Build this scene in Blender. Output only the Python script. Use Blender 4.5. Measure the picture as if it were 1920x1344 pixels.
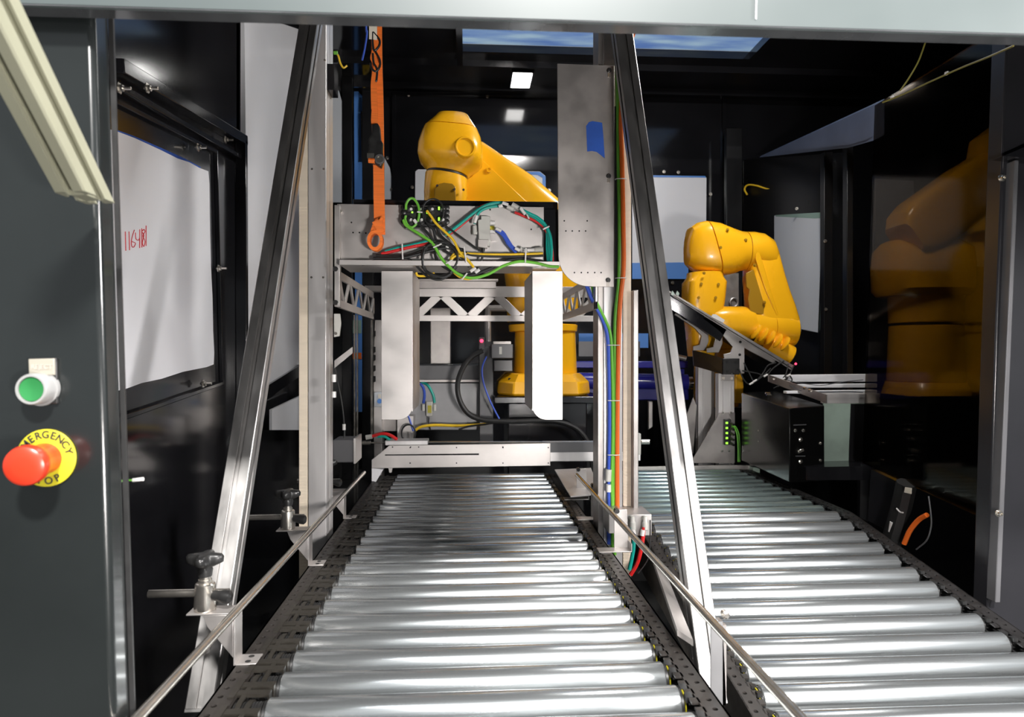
import bpy, bmesh, math, random
from mathutils import Vector, Matrix
random.seed(7)
S = bpy.context.scene
for o in list(bpy.data.objects): bpy.data.objects.remove(o)
C = bpy.context.collection

# ------------------------------------------------------------------ camera, world, lights, exposure
YAW = math.atan(82/1300.0); CA, SA = math.cos(YAW), math.sin(YAW); CH = 1.227; F = 1300.0
cam = bpy.data.cameras.new('camera'); camo = bpy.data.objects.new('camera', cam); C.objects.link(camo)
camo.location = (0, 0, CH); camo.rotation_euler = (math.pi/2, 0, -YAW)
cam.sensor_width = 36; cam.lens = F/1920*36; cam.shift_y = -13/1920.0; cam.clip_start = .02
cam.dof.use_dof = True; cam.dof.focus_distance = 1.75; cam.dof.aperture_fstop = 8
S.camera = camo
W = bpy.data.worlds.new('hall'); S.world = W; W.use_nodes = True
W.node_tree.nodes['Background'].inputs[0].default_value = (.80, .86, .90, 1)
W.node_tree.nodes['Background'].inputs[1].default_value = .55
def area(name, loc, target, sx, sy, power, col=(1, 1, 1)):
    l = bpy.data.lights.new(name, 'AREA'); l.shape = 'RECTANGLE'; l.size = sx; l.size_y = sy
    l.energy = power; l.color = col
    o = bpy.data.objects.new(name, l); C.objects.link(o); o.location = loc
    o.rotation_euler = (Vector(target)-Vector(loc)).to_track_quat('-Z', 'Y').to_euler()
    return o
area('hall_key_light', (.55, -2.5, 4.44), (.2, 1.2, 1.0), .45, .3, 620, (1, .97, .94))
area('work_lamp', (.46, -.30, 1.02), (.1, 2.2, 1.45), .17, .13, 29, (1, .95, .92))
area('side_lamp', (1.62, .30, 1.70), (.0, 1.8, 1.3), .16, .34, 62, (1, .96, .95))
area('roller_fill_strip', (-1.2, -1.0, 4.6), (0, 1.0, .7), 2.2, .25, 55, (.96, .98, 1))  # unseen strip added to give the metal rollers something to reflect
area('roller_fill_strip', (1.7, -.2, 4.6), (.9, 1.0, .7), .25, 2.2, 55, (.96, .98, 1))  # second added strip, also for reflections in the rollers
area('cell_fill', (1.2, 2.2, 2.70), (.2, 3.0, 1.2), .5, .12, 26, (1, .98, .95))  # unseen fill added to brighten the door and robots inside the cell
S.view_settings.view_transform = 'Standard'; S.view_settings.look = 'None'
S.view_settings.exposure = 0; S.view_settings.gamma = 1; S.view_settings.use_curve_mapping = False

# ------------------------------------------------------------------ unprojection of measured points on to real planes
def ray(px, py):
    u = (px-960)/F; v = (659-py)/F
    return Vector((u*CA+SA, CA-u*SA, v))
def P(px, py, Y):
    r = ray(px, py); s = Y/r.y; return Vector((r.x*s, Y, CH+r.z*s))
def PX(px, py, X):
    r = ray(px, py); s = X/r.x; return Vector((X, r.y*s, CH+r.z*s))
def PZ(px, py, z):
    r = ray(px, py); s = (z-CH)/r.z; return Vector((r.x*s, r.y*s, z))
V = Vector

# ------------------------------------------------------------------ materials
def mat(name, col, rough=.5, metal=0.0, noise=0.0, nscale=(8, 8, 8), rnoise=0.0, bump=0.0, bscale=(60, 60, 60),
        emit=None, estr=0, coat=0.0, trans=0.0, col2=None, spec=.5):
    m = bpy.data.materials.new(name); m.use_nodes = True; nt = m.node_tree; b = nt.nodes['Principled BSDF']
    b.inputs['Base Color'].default_value = (*col, 1); b.inputs['Roughness'].default_value = rough
    b.inputs['Metallic'].default_value = metal; b.inputs['Coat Weight'].default_value = coat
    b.inputs['Coat Roughness'].default_value = .08; b.inputs['Specular IOR Level'].default_value = spec
    if emit: b.inputs['Emission Color'].default_value = (*emit, 1); b.inputs['Emission Strength'].default_value = estr
    tc = nt.nodes.new('ShaderNodeTexCoord')
    def nz(scale, det=4):
        mp = nt.nodes.new('ShaderNodeMapping'); mp.inputs['Scale'].default_value = scale
        n = nt.nodes.new('ShaderNodeTexNoise'); n.inputs['Scale'].default_value = 1; n.inputs['Detail'].default_value = det
        nt.links.new(tc.outputs['Object'], mp.inputs['Vector']); nt.links.new(mp.outputs[0], n.inputs['Vector']); return n
    if noise or col2:
        n = nz(nscale); r = nt.nodes.new('ShaderNodeValToRGB')
        c2 = col2 if col2 else tuple(c*(1-noise) for c in col)
        r.color_ramp.elements[0].position = .35; r.color_ramp.elements[1].position = .65
        r.color_ramp.elements[0].color = (*c2, 1); r.color_ramp.elements[1].color = (*col, 1)
        nt.links.new(n.outputs['Fac'], r.inputs[0]); nt.links.new(r.outputs[0], b.inputs['Base Color'])
    if rnoise:
        n = nz(nscale); mr = nt.nodes.new('ShaderNodeMapRange')
        mr.inputs['From Min'].default_value = .3; mr.inputs['From Max'].default_value = .7
        mr.inputs['To Min'].default_value = max(.02, rough-rnoise); mr.inputs['To Max'].default_value = rough+rnoise
        nt.links.new(n.outputs['Fac'], mr.inputs[0]); nt.links.new(mr.outputs[0], b.inputs['Roughness'])
    if bump:
        n = nz(bscale, 3); bp = nt.nodes.new('ShaderNodeBump'); bp.inputs['Strength'].default_value = bump
        bp.inputs['Distance'].default_value = .002
        nt.links.new(n.outputs['Fac'], bp.inputs['Height']); nt.links.new(bp.outputs[0], b.inputs['Normal'])
    if trans:
        t = nt.nodes.new('ShaderNodeBsdfTranslucent'); t.inputs[0].default_value = (*col, 1)
        if noise or col2: nt.links.new(r.outputs[0], t.inputs[0])
        mx = nt.nodes.new('ShaderNodeMixShader'); mx.inputs[0].default_value = trans
        out = nt.nodes['Material Output']
        nt.links.new(b.outputs[0], mx.inputs[1]); nt.links.new(t.outputs[0], mx.inputs[2]); nt.links.new(mx.outputs[0], out.inputs[0])
    return m
M = {}
M['shell'] = mat('black_gloss_paint', (.012, .012, .014), .12, 0, .3, (3, 3, 3), .03, coat=.25)
M['shell_right'] = mat('black_satin_paint', (.010, .010, .011), .32, 0, .3, (3, 3, 3), .05, spec=.3)
M['panel'] = mat('slate_enamel', (.010, .012, .012), .22, 0, .15, (6, 6, 6), .05, coat=.3, bump=.02)
M['header'] = mat('lit_slate_enamel', (.062, .076, .076), .38, 0, .08, (4, 4, 4), .05)  # same enamel as the cabinet, reflected light painted in as a lighter grey-green
M['header_lip'] = mat('dark_return_lip', (.10, .105, .11), .12, .3, .4, (14, 6, 6), .05)
M['box_black'] = mat('box_black_gloss', (.005, .005, .005), .20, 0, .2, (3, 3, 3), .03, spec=.3)
M['post_grey'] = mat('charcoal_enamel', (.020, .020, .023), .25, 0, .15, (6, 6, 6))
M['alu'] = mat('anodised_aluminium', (.74, .72, .71), .38, .65, .12, (30, 30, 3), .07, bump=.02)
M['alu_strut'] = mat('strut_aluminium', (.46, .45, .44), .40, .95, .12, (30, 30, 3), .07)
M['alu_dark'] = mat('slot_interior', (.10, .10, .10), .5, .4)
M['alu_cream'] = mat('cream_aluminium', (.30, .30, .22), .45, .2, .06, (20, 20, 3))
M['steel'] = mat('brushed_stainless', (.58, .55, .53), .42, .82, .16, (9, 9, 14), .08, bump=.03, bscale=(300, 300, 20))
M['steel_plate'] = mat('mill_finish_plate', (.46, .43, .41), .42, .8, .28, (10, 10, 10), .08, bump=.04, bscale=(80, 80, 80))
M['sheet'] = mat('dull_steel_sheet', (.26, .26, .265), .45, .6, .25, (8, 8, 8), .05)
M['satin'] = mat('satin_nickel', (.70, .66, .60), .22, .95, .08, (40, 40, 40), .05)
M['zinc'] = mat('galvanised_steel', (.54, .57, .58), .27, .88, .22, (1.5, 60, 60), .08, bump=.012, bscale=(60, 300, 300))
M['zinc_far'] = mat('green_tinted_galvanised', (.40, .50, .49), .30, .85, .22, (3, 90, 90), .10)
M['rail'] = mat('rail_black_paint', (.020, .017, .015), .45, .0, .35, (40, 40, 40), .08, bump=.05, bscale=(200, 200, 200))
M['rail2'] = mat('rail_black', (.016, .015, .015), .38, .1, .3, (40, 40, 40), .08)
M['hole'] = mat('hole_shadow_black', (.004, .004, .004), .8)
M['plastic'] = mat('black_plastic', (.016, .016, .016), .35, 0, .2, (50, 50, 50), .08)
M['plastic_brown'] = mat('guard_plastic', (.016, .014, .011), .40, 0, .2, (50, 50, 50), .08)
M['rubber'] = mat('black_rubber', (.018, .018, .018), .45, 0, .2, (50, 50, 50), .05)
M['yellow'] = mat('robot_yellow_enamel', (.95, .47, .010), .26, 0, .06, (5, 5, 5), .04, coat=.35)
M['yellow_dull'] = mat('robot_yellow_cover', (.36, .19, .01), .35, 0, .06, (5, 5, 5))
M['orange'] = mat('orange_webbing', (.95, .20, .02), .65, 0, .18, (8, 8, 260), bump=.25, bscale=(30, 30, 500))
M['orange_cable'] = mat('orange_sheath', (.90, .17, .02), .38, 0, .05)
M['green_cable'] = mat('green_sheath', (.16, .50, .05), .35, 0, .08)
M['yellow_cable'] = mat('yellow_sheath', (.85, .55, .03), .35, 0, .08)
M['olive_wire'] = mat('olive_wire', (.20, .17, .03), .5)
M['blue_cable'] = mat('blue_sheath', (.05, .11, .55), .35, 0, .08)
M['teal'] = mat('teal_air_hose', (.01, .36, .29), .3, 0, .08)
M['red_hose'] = mat('red_air_hose', (.62, .02, .02), .3, 0, .08)
M['white_p'] = mat('white_plastic', (.72, .70, .68), .35, 0, .06)
M['grey_p'] = mat('pale_grey_plastic', (.52, .51, .47), .45, 0, .06)
M['white_film'] = mat('white_window_film', (.86, .86, .89), .22, 0, .05, (2, 2, 2), .03, bump=.02, bscale=(6, 6, 6))
M['grey_film'] = mat('grey_window_film', (.60, .63, .67), .35, 0, .05, (2, 2, 2))
M['blue_film'] = mat('blue_film', (.10, .28, .72), .4, 0, .05, (3, 3, 3))
M['ceiling_film'] = mat('printed_blue_film', (.70, .82, .90), .45, 0, 0, (3, 14, 1), trans=.75, col2=(.36, .50, .78))
M['dusk_film'] = mat('slate_blue_film', (.15, .19, .30), .5, 0, .25, (4, 4, 4), trans=.3)
M['tape'] = mat('blue_masking_tape', (.01, .08, .42), .55, 0, .2, (14, 14, 30), bump=.15, bscale=(20, 20, 120))
M['belt_cream'] = mat('cream_toothed_belt', (.72, .63, .50), .5, 0, .08, (10, 10, 60))
M['ring'] = mat('estop_yellow', (.46, .40, .015), .45)
M['red'] = mat('estop_red', (.48, .03, .01), .32, 0, .04)
M['green_btn'] = mat('push_button_green', (.020, .15, .042), .35)
M['ink'] = mat('black_ink', (.015, .015, .015), .6)
M['faint_ink'] = mat('faded_ink', (.35, .32, .28), .6)
M['red_ink'] = mat('red_marker', (.55, .02, .03), .6)
M['label_cream'] = mat('near_label_cream', (.27, .25, .205), .5)
M['bezel'] = mat('bezel_grey_white', (.24, .24, .235), .35)
M['cream'] = mat('cream_label', (.80, .74, .62), .5, 0, .04)
M['navy'] = mat('indigo_paint', (.02, .02, .24), .25, 0, .2, (8, 8, 8), coat=.3)
M['pale_green'] = mat('pale_green_panel', (.33, .42, .36), .25, 0, .35, (6, 6, 6))
M['acrylic_edge'] = mat('green_acrylic_edge', (.28, .42, .36), .25)
M['led_green'] = mat('led_green', (.2, .9, .05), .4, emit=(.35, 1, .05), estr=1.6)
M['led_red'] = mat('led_red', (.9, .02, .03), .4, emit=(1, .03, .08), estr=5)
M['lamp'] = mat('lamp_diffuser', (.9, .9, .9), .4, emit=(1, .98, .95), estr=14)
M['floor'] = mat('dark_concrete', (.06, .06, .058), .5, 0, .25, (2, 2, 2), .1)
M['grey_box'] = mat('dark_grey_casting', (.10, .10, .105), .4, 0, .15, (10, 10, 10))
# tinted polycarbonate
m = bpy.data.materials.new('smoked_polycarbonate'); m.use_nodes = True; nt = m.node_tree; nt.nodes.clear()
out = nt.nodes.new('ShaderNodeOutputMaterial'); tr = nt.nodes.new('ShaderNodeBsdfTransparent'); gl = nt.nodes.new('ShaderNodeBsdfGlossy')
fr = nt.nodes.new('ShaderNodeFresnel'); fr.inputs[0].default_value = 1.4; mx = nt.nodes.new('ShaderNodeMixShader')
tr.inputs[0].default_value = (.42, .385, .35, 1); gl.inputs['Roughness'].default_value = .06
ml = nt.nodes.new('ShaderNodeMath'); ml.operation = 'MULTIPLY'; ml.inputs[1].default_value = .35; nt.links.new(fr.outputs[0], ml.inputs[0]); nt.links.new(ml.outputs[0], mx.inputs[0]); nt.links.new(tr.outputs[0], mx.inputs[1]); nt.links.new(gl.outputs[0], mx.inputs[2]); nt.links.new(mx.outputs[0], out.inputs[0])
M['smoked'] = m

# ------------------------------------------------------------------ geometry helpers
def frame(d):
    d = V(d).normalized(); a = V((0, 0, 1)) if abs(d.z) < .9 else V((1, 0, 0))
    u = d.cross(a).normalized(); return u, d.cross(u).normalized()
def smooth_pts(pts, k=5):
    pts = [V(p) for p in pts]
    if len(pts) < 3: return pts
    e = [pts[0]*2-pts[1]]+pts+[pts[-1]*2-pts[-2]]; out = []
    for i in range(1, len(e)-2):
        p0, p1, p2, p3 = e[i-1:i+3]
        for j in range(k):
            t = j/k
            out.append(.5*((2*p1)+(p2-p0)*t+(2*p0-5*p1+4*p2-p3)*t*t+(3*p1-p0-3*p2+p3)*t**3))
    return out+[pts[-1]]
class MB:
    def __init__(s): s.bm = bmesh.new()
    def face(s, vs):
        try: s.bm.faces.new(vs)
        except ValueError: pass
    def box(s, lo, hi):
        lo = V(lo); hi = V(hi)
        return s.hexa([V((x, y, z)) for z in (lo.z, hi.z) for y in (lo.y, hi.y) for x in (lo.x, hi.x)])
    def hexa(s, p):
        v = [s.bm.verts.new(q) for q in p]
        for f in ((0, 1, 3, 2), (4, 6, 7, 5), (0, 4, 5, 1), (2, 3, 7, 6), (0, 2, 6, 4), (1, 5, 7, 3)): s.face([v[i] for i in f])
        return s
    def obox(s, c, ax, ay, az):           # centre and three half-axis vectors
        c, ax, ay, az = V(c), V(ax), V(ay), V(az)
        return s.hexa([c+ax*i+ay*j+az*k for k in (-1, 1) for j in (-1, 1) for i in (-1, 1)])
    def prism(s, pts, th):
        th = V(th); a = [s.bm.verts.new(V(p)) for p in pts]; b = [s.bm.verts.new(V(p)+th) for p in pts]; n = len(a)
        s.face(a); s.face(b[::-1])
        for i in range(n): s.face([a[i], a[(i+1) % n], b[(i+1) % n], b[i]])
        return s
    def rings(s, rs, cap=True):
        vv = [[s.bm.verts.new(p) for p in r] for r in rs]; n = len(vv[0])
        for a, b in zip(vv, vv[1:]):
            for i in range(n): s.face([a[i], a[(i+1) % n], b[(i+1) % n], b[i]])
        if cap: s.face(vv[0][::-1]); s.face(vv[-1])
        return s
    def cyl(s, p0, p1, r0, r1=None, n=16):
        return s.lathe(p0, V(p1)-V(p0), [(0, r0), ((V(p1)-V(p0)).length, r0 if r1 is None else r1)], n)
    def lathe(s, p0, d, prof, n=20):
        u, w = frame(d); d = V(d).normalized(); p0 = V(p0)
        return s.rings([[p0+d*t+(u*math.cos(2*math.pi*i/n)+w*math.sin(2*math.pi*i/n))*max(r, 1e-4) for i in range(n)] for t, r in prof])
    def tube(s, pts, r, n=8, k=5):
        pts = smooth_pts(pts, k); rs = []; u = None
        for i, p in enumerate(pts):
            d = (pts[min(i+1, len(pts)-1)]-pts[max(i-1, 0)])
            if d.length < 1e-9: continue
            d.normalize()
            if u is None: u, w = frame(d)
            u = (u-d*u.dot(d)).normalized(); w = d.cross(u)
            rs.append([p+(u*math.cos(2*math.pi*j/n)+w*math.sin(2*math.pi*j/n))*r for j in range(n)])
        return s.rings(rs)
    def loft(s, secs, n=24):              # (centre, halfU vector, halfV vector, exponent)
        rs = []
        for c, U, W_, e in secs:
            c, U, W_ = V(c), V(U), V(W_); r = []
            for i in range(n):
                t = 2*math.pi*i/n; a, b = math.cos(t), math.sin(t)
                r.append(c+U*math.copysign(abs(a)**(2/e), a)+W_*math.copysign(abs(b)**(2/e), b))
            rs.append(r)
        return s.rings(rs)
    def ribbon(s, pts, wv, th, k=5):      # flat strip of width vector wv
        pts = smooth_pts(pts, k); wv = V(wv); rs = []
        for i, p in enumerate(pts):
            d = (pts[min(i+1, len(pts)-1)]-pts[max(i-1, 0)]).normalized(); nn = d.cross(wv).normalized()*th
            rs.append([p-wv-nn, p+wv-nn, p+wv+nn, p-wv+nn])
        return s.rings(rs)
    def build(s, name, m, parent=None, label=None, bevel=0, sm=35, loc=None):
        bm = s.bm; bmesh.ops.remove_doubles(bm, verts=bm.verts, dist=1e-6) if False else None
        bmesh.ops.recalc_face_normals(bm, faces=bm.faces)
        me = bpy.data.meshes.new(name)
        L = V(loc) if loc is not None else None
        if L is not None: bmesh.ops.translate(bm, verts=bm.verts, vec=-L)
        bm.to_mesh(me); bm.free()
        me.polygons.foreach_set('use_smooth', [True]*len(me.polygons))
        me.set_sharp_from_angle(angle=math.radians(sm))
        me.materials.append(M[m] if isinstance(m, str) else m)
        o = bpy.data.objects.new(name, me); C.objects.link(o)
        if L is not None: o.location = L
        if parent is not None:
            o.parent = parent
            base = world_loc(parent)
            o.location = (L if L is not None else V((0, 0, 0)))-base
        if label: o['label'] = label
        if bevel:
            b = o.modifiers.new('bevel', 'BEVEL'); b.width = bevel; b.segments = 2; b.limit_method = 'ANGLE'; b.angle_limit = math.radians(40)
        return o
def world_loc(o):
    l = V(o.location)
    while o.parent is not None: o = o.parent; l = l+V(o.location)
    return l
def thing(name, label, cat, loc=(0, 0, 0), group=None):
    o = bpy.data.objects.new(name, None); o.empty_display_size = .05; C.objects.link(o); o.location = loc
    return tag(o, label, cat, group)
def tag(o, label, cat, group=None):
    o['label'] = label; o['category'] = cat
    if group: o['group'] = group
    return o
def struct(o): o['kind'] = 'structure'; return o
def copy_tree(o, parent=None):
    c = o.copy(); C.objects.link(c)
    if parent is not None: c.parent = parent
    for ch in list(o.children): copy_tree(ch, c)
    return c
def text_mb(txt, size, origin, right, up, mb=None):
    cu = bpy.data.curves.new('t', 'FONT'); cu.body = txt; cu.size = size; cu.align_x = 'CENTER'; cu.align_y = 'CENTER'; cu.extrude = .0002; cu.offset = size*.018
    cu.resolution_u = 3
    o = bpy.data.objects.new('t', cu); C.objects.link(o); bpy.context.view_layer.update()
    me = bpy.data.meshes.new_from_object(o.evaluated_get(bpy.context.evaluated_depsgraph_get()))
    right, up = V(right).normalized(), V(up).normalized(); nrm = right.cross(up)
    mb = mb or MB(); base = len(mb.bm.verts); vs = [mb.bm.verts.new(V(origin)+right*v.co.x+up*v.co.y+nrm*v.co.z) for v in me.vertices]
    for p in me.polygons: mb.face([vs[i] for i in p.vertices])
    bpy.data.objects.remove(o); bpy.data.meshes.remove(me); bpy.data.curves.remove(cu)
    return mb
def poly(pix, Y): return [P(x, y, Y) for x, y in pix]
X1, Y1, Z1 = V((1, 0, 0)), V((0, 1, 0)), V((0, 0, 1))
# T-slot profile cross-section in units of half-size
def extrusion(mb, p0, p1, u, w, hu, hw, slots_u=1, slots_w=1, cut0=None, cut1=None, sw=.004, sd=.007):
    """profile with slots in all four faces; u,w unit vectors across; slots_u slots on the faces that run along u"""
    def side(h, k):                       # slot positions along a face of half-length h
        return [h*(-1+(2*i+1)/k) for i in range(k)]
    pts = []
    def add_face(a, b, nslots, h, other, sgn, ax):
        for c in side(h, nslots)[::sgn]:
            seq = [(-sgn*sw, 0), (-sgn*sw, -sd*.4), (-sgn*sw*1.8, -sd*.45), (-sgn*sw*1.8, -sd), (sgn*sw*1.8, -sd), (sgn*sw*1.8, -sd*.45), (sgn*sw, -sd*.4), (sgn*sw, 0)]
            for t, d in seq:
                pts.append((c+t, other+d) if ax == 0 else (c+t, other+d))
        return
    prof = []
    def face_pts(h, off, k, sgn):
        r = []
        for c in side(h, k):
            for t, d in [(-sw, 0), (-sw, -sd*.4), (-sw*1.8, -sd*.45), (-sw*1.8, -sd), (sw*1.8, -sd), (sw*1.8, -sd*.45), (sw, -sd*.4), (sw, 0)]: r.append((c+t, off+d))
        return r
    c = .0015
    # walk counter-clockwise: +w face (u from + to -), -u face, -w face, +u face
    top = [(a, b) for a, b in face_pts(hu, hw, slots_u, 1)][::-1]
    prof += [(hu-c, hw)]+top+[(-hu+c, hw), (-hu, hw-c)]
    lf = [(-b, a) for a, b in face_pts(hw, hu, slots_w, 1)][::-1]
    prof += lf+[(-hu, -hw+c), (-hu+c, -hw)]
    bt = [(a, -b) for a, b in face_pts(hu, hw, slots_u, 1)]
    prof += bt+[(hu-c, -hw), (hu, -hw+c)]
    rt = [(b, a) for a, b in face_pts(hw, hu, slots_w, 1)]
    prof += rt+[(hu, hw-c)]
    p0, p1 = V(p0), V(p1); d = (p1-p0).normalized(); rs = []
    for base, cut in ((p0, cut0), (p1, cut1)):
        r = []
        for a, b in prof:
            q = base+u*a+w*b
            if cut is not None:
                nn = V(cut); q = q+d*((base-q).dot(nn)/d.dot(nn))
            r.append(q)
        rs.append(r)
    return mb.rings(rs)
def hex_bolt(mb, p, d, r=.006, h=.005, socket=True):
    d = V(d).normalized(); mb.lathe(p, d, [(0, r*1.5), (.0012, r*1.5), (.0012, r)], 12)
    mb.lathe(V(p)+d*.0012, d, [(0, r), (h, r), (h, r*.55), (h*.4, r*.5)], 12 if socket else 6)
def tie(mb, pts, r=.0018): mb.tube(pts, r, 6, 4)
def cable(name, pts, r, m, label, group=None, cat='cable', k=6, n=8):
    return tag(MB().tube(pts, r, n, k).build(name, m), label, cat, group)

# ================================================================== THE SETTING
struct(MB().box((-6, -6, -.05), (7, 8, 0)).build('floor', 'floor'))
CZ = 2.79
# ceiling with an opening covered in printed film
fx0, fx1 = P(868, 95, 3.62).x, P(1330, 95, 3.62).x; fy1 = 3.62; fy0 = 2.7
mb = MB(); mb.box((-1.3, .72, CZ), (fx0, 4.3, CZ+.04)); mb.box((fx1+.22, .72, CZ), (4.2, 4.3, CZ+.04))
mb.box((fx0, .72, CZ), (fx1+.22, fy0, CZ+.04)); mb.box((fx0, fy1, CZ), (fx1+.22, 4.3, CZ+.04))
ceil = struct(mb.build('ceiling', 'shell'))
MB().box((fx0-.02, fy0, CZ+.05), (fx1+.26, fy1+.02, CZ+.056)).build('ceiling_film', 'ceiling_film', ceil)
mb = MB()
for y in (3.72, 4.05): mb.box((-1.0, y, CZ-.035), (3.9, y+.015, CZ))
mb.box((fx0-.03, fy0, CZ-.06), (fx0, fy1+.05, CZ)); mb.build('ceiling_rib', 'shell', ceil)
lampt = thing('ceiling_light', 'small bright rectangular lamp on the black ceiling above the rear robot', 'ceiling light', P(978, 150, 3.95))
a, b = P(958, 145, 4.0), P(998, 158, 3.82)
MB().box((a.x-.01, 3.80, CZ-.03), (b.x+.01, 4.02, CZ-.0)).build('lamp_housing', 'shell', lampt)
MB().box((a.x, 3.81, CZ-.034), (b.x, 4.01, CZ-.029)).build('lamp_diffuser', 'lamp', lampt)
# back wall
YB = 4.2
mb = MB(); mb.box((-1.3, YB, 0), (4.2, YB+.04, CZ))
back = struct(mb.build('wall_back', 'shell'))
mb = MB()   # pressed frame ribs on the back wall
for x0, x1, y0, y1 in ((735, 1040, 172, 186), (1200, 1350, 172, 186)):
    mb.prism([P(x0, y0, YB-.02), P(x1, y0, YB-.02), P(x1, y1-8, YB-.02), P(x0, y1-8, YB-.02)], (0, .02, 0))
for x in (735, 1355):
    mb.prism([P(x, 178, YB-.02), P(x+6, 178, YB-.02), P(x+6, 800, YB-.02), P(x, 800, YB-.02)], (0, .02, 0))
mb.build('wall_rib', 'shell', back)
def back_bolts(lst, Y=YB-.012, par=None):
    for x, y in lst:
        mb = MB(); hex_bolt(mb, P(x, y, Y), (0, -1, 0), .007, .006); mb.build('bolt', 'satin', par or back)
back_bolts([(766, 178), (914, 181), (1272, 323), (1332, 364), (967, 316), (1030, 357), (773, 351), (726, 296), (735, 355), (1261, 530), (1245, 322), (721, 133), (727, 160)])
# windows in the back wall (film masked, blue tape at the edges)
def window(n, pix, m, Y, edge=None, th=.006):
    w = MB().prism(poly(pix, Y), (0, -th, 0)).build('window_%d' % n, m); struct(w)
    if edge:
        for ep in edge: MB().prism(poly(ep, Y-th-.001), (0, -.0015, 0)).build('tape_edge', 'blue_film', w)
    return w
window(1, [(779, 322), (784, 318), (1012, 322), (1022, 330), (1022, 500), (777, 500)], 'white_film', YB-.004,
       [[(950, 322), (1012, 322), (1023, 331), (1023, 420), (1019, 420), (1017, 333), (1008, 328), (952, 325)]])
window(2, [(1185, 329), (1321, 331), (1324, 334), (1323, 492), (1185, 494)], 'white_film', YB-.004,
       [[(1185, 328), (1322, 330), (1324, 333), (1185, 332)]])
struct(MB().prism(poly([(1185, 493), (1290, 492), (1290, 523), (1185, 523)], YB-.006), (0, -.006, 0)).build('window_3', 'blue_film'))
window(4, [(1640, 335), (1712, 340), (1714, 500), (1640, 500)], 'grey_film', YB-.004)
window(5, [(1800, 350), (1900, 350), (1900, 500), (1790, 500)], 'grey_film', YB-.004)
struct(MB().prism(poly([(664, 172), (672, 172), (679, 180), (679, 772), (667, 772)], YB-.006), (0, -.006, 0)).build('trim_1', 'blue_film'))
struct(MB().prism(poly([(660, 600), (678, 600), (678, 625), (660, 625)], YB-.010), (0, -.006, 0)).build('trim_2', 'acrylic_edge'))
struct(MB().prism(poly([(660, 661), (678, 661), (678, 673), (660, 673)], YB-.010), (0, -.006, 0)).build('trim_3', 'orange_cable'))
window(6, [(721, 296), (731, 315), (734, 330), (734, 374), (721, 374)], 'grey_film', YB-.004)
struct(MB().prism(poly([(1085, 625), (1215, 625), (1215, 652), (1085, 652)], YB-.006), (0, -.006, 0)).build('trim_4', 'blue_film'))
struct(MB().prism(poly([(1085, 640), (1200, 640), (1200, 668), (1085, 668)], 3.6), (0, .02, 0)).build('trim_5', 'grey_box'))
# left wall
XL = -.75
mb = MB(); mb.box((XL-.04, .80, 0), (XL, 2.33, CZ)); mb.box((XL-.10, 2.30, 0), (XL-.06, YB, CZ)); mb.box((XL-.10, 2.30, 0), (XL, 2.34, CZ))
left = struct(mb.build('wall_left', 'shell'))
# raised frame round the masked window of the left wall
def bar(pa, pb, wz, prj, X=XL, mm='shell', name='window_frame', par=None):
    a, b = PX(*pa, X), PX(*pb, X); d = (b-a).normalized(); nrm = V((0, -d.z, d.y))*wz
    return MB().prism([a, b, b+nrm, a+nrm], (prj, 0, 0)).build(name, mm, par or left, bevel=.002)
bar((200, 108), (444, 254), -.03, .035); bar((200, 150), (444, 292), -.015, .022)
bar((440, 262), (443, 900), .02, .035)
bar((198, 178), (400, 281), -.012, .012); bar((400, 281), (411, 722), .01, .012); bar((411, 722), (190, 800), -.012, .012)
wp = MB()
edge = [(205, 243), (218, 247), (250, 259), (300, 282), (330, 297), (352, 304), (372, 315), (388, 321), (390, 345), (391, 420), (393, 500), (396, 560), (397, 620), (399, 660), (398, 683), (385, 688), (340, 697), (300, 710), (262, 718), (235, 728), (215, 733)]
wp.prism([PX(x, y, XL+.004) for x, y in edge], (.004, 0, 0))
w7 = struct(wp.build('window_7', 'white_film'))
for ed in ([(216, 243), (250, 255), (305, 279), (345, 297), (375, 313), (375, 318), (330, 299), (250, 262), (216, 249)],):
    MB().prism([PX(x, y, XL+.0025) for x, y in ed], (.002, 0, 0)).build('tape_edge', 'tape', w7)
# handwritten number 1164181 in red marker
strokes = [[(235, 434), (236, 470)], [(242, 434), (243, 469)], [(252, 431), (247, 448), (247, 461), (251, 463), (254, 456), (248, 453)],
           [(254, 436), (255, 448), (260, 450), (262, 446)], [(262, 430), (262, 465)], [(266, 428), (266, 464)],
           [(270, 430), (266, 434), (270, 441), (267, 455), (270, 462), (272, 452), (268, 442), (272, 434), (270, 430)], [(274, 423), (274, 461)]]
mb = MB()
for s in strokes: mb.tube([PX(x, y, XL+.009) for x, y in s], .0009, 6, 4)
mb.build('handwriting', 'red_ink', w7, label='handwritten red number 1164181')
for x, y in ((270, 165), (366, 276), (418, 262), (217, 165), (405, 503), (376, 719)):
    mb = MB(); p = PX(x, y, XL+(.035 if y < 200 else .012)); mb.cyl(p, p+V((.03, 0, 0)), .0035, n=8); mb.lathe(p+V((.006, 0, 0)), (1, 0, 0), [(0, .012), (.002, .012), (.002, .007), (.009, .007)], 6)
    mb.build('stud_bolt', 'satin', left)
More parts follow.
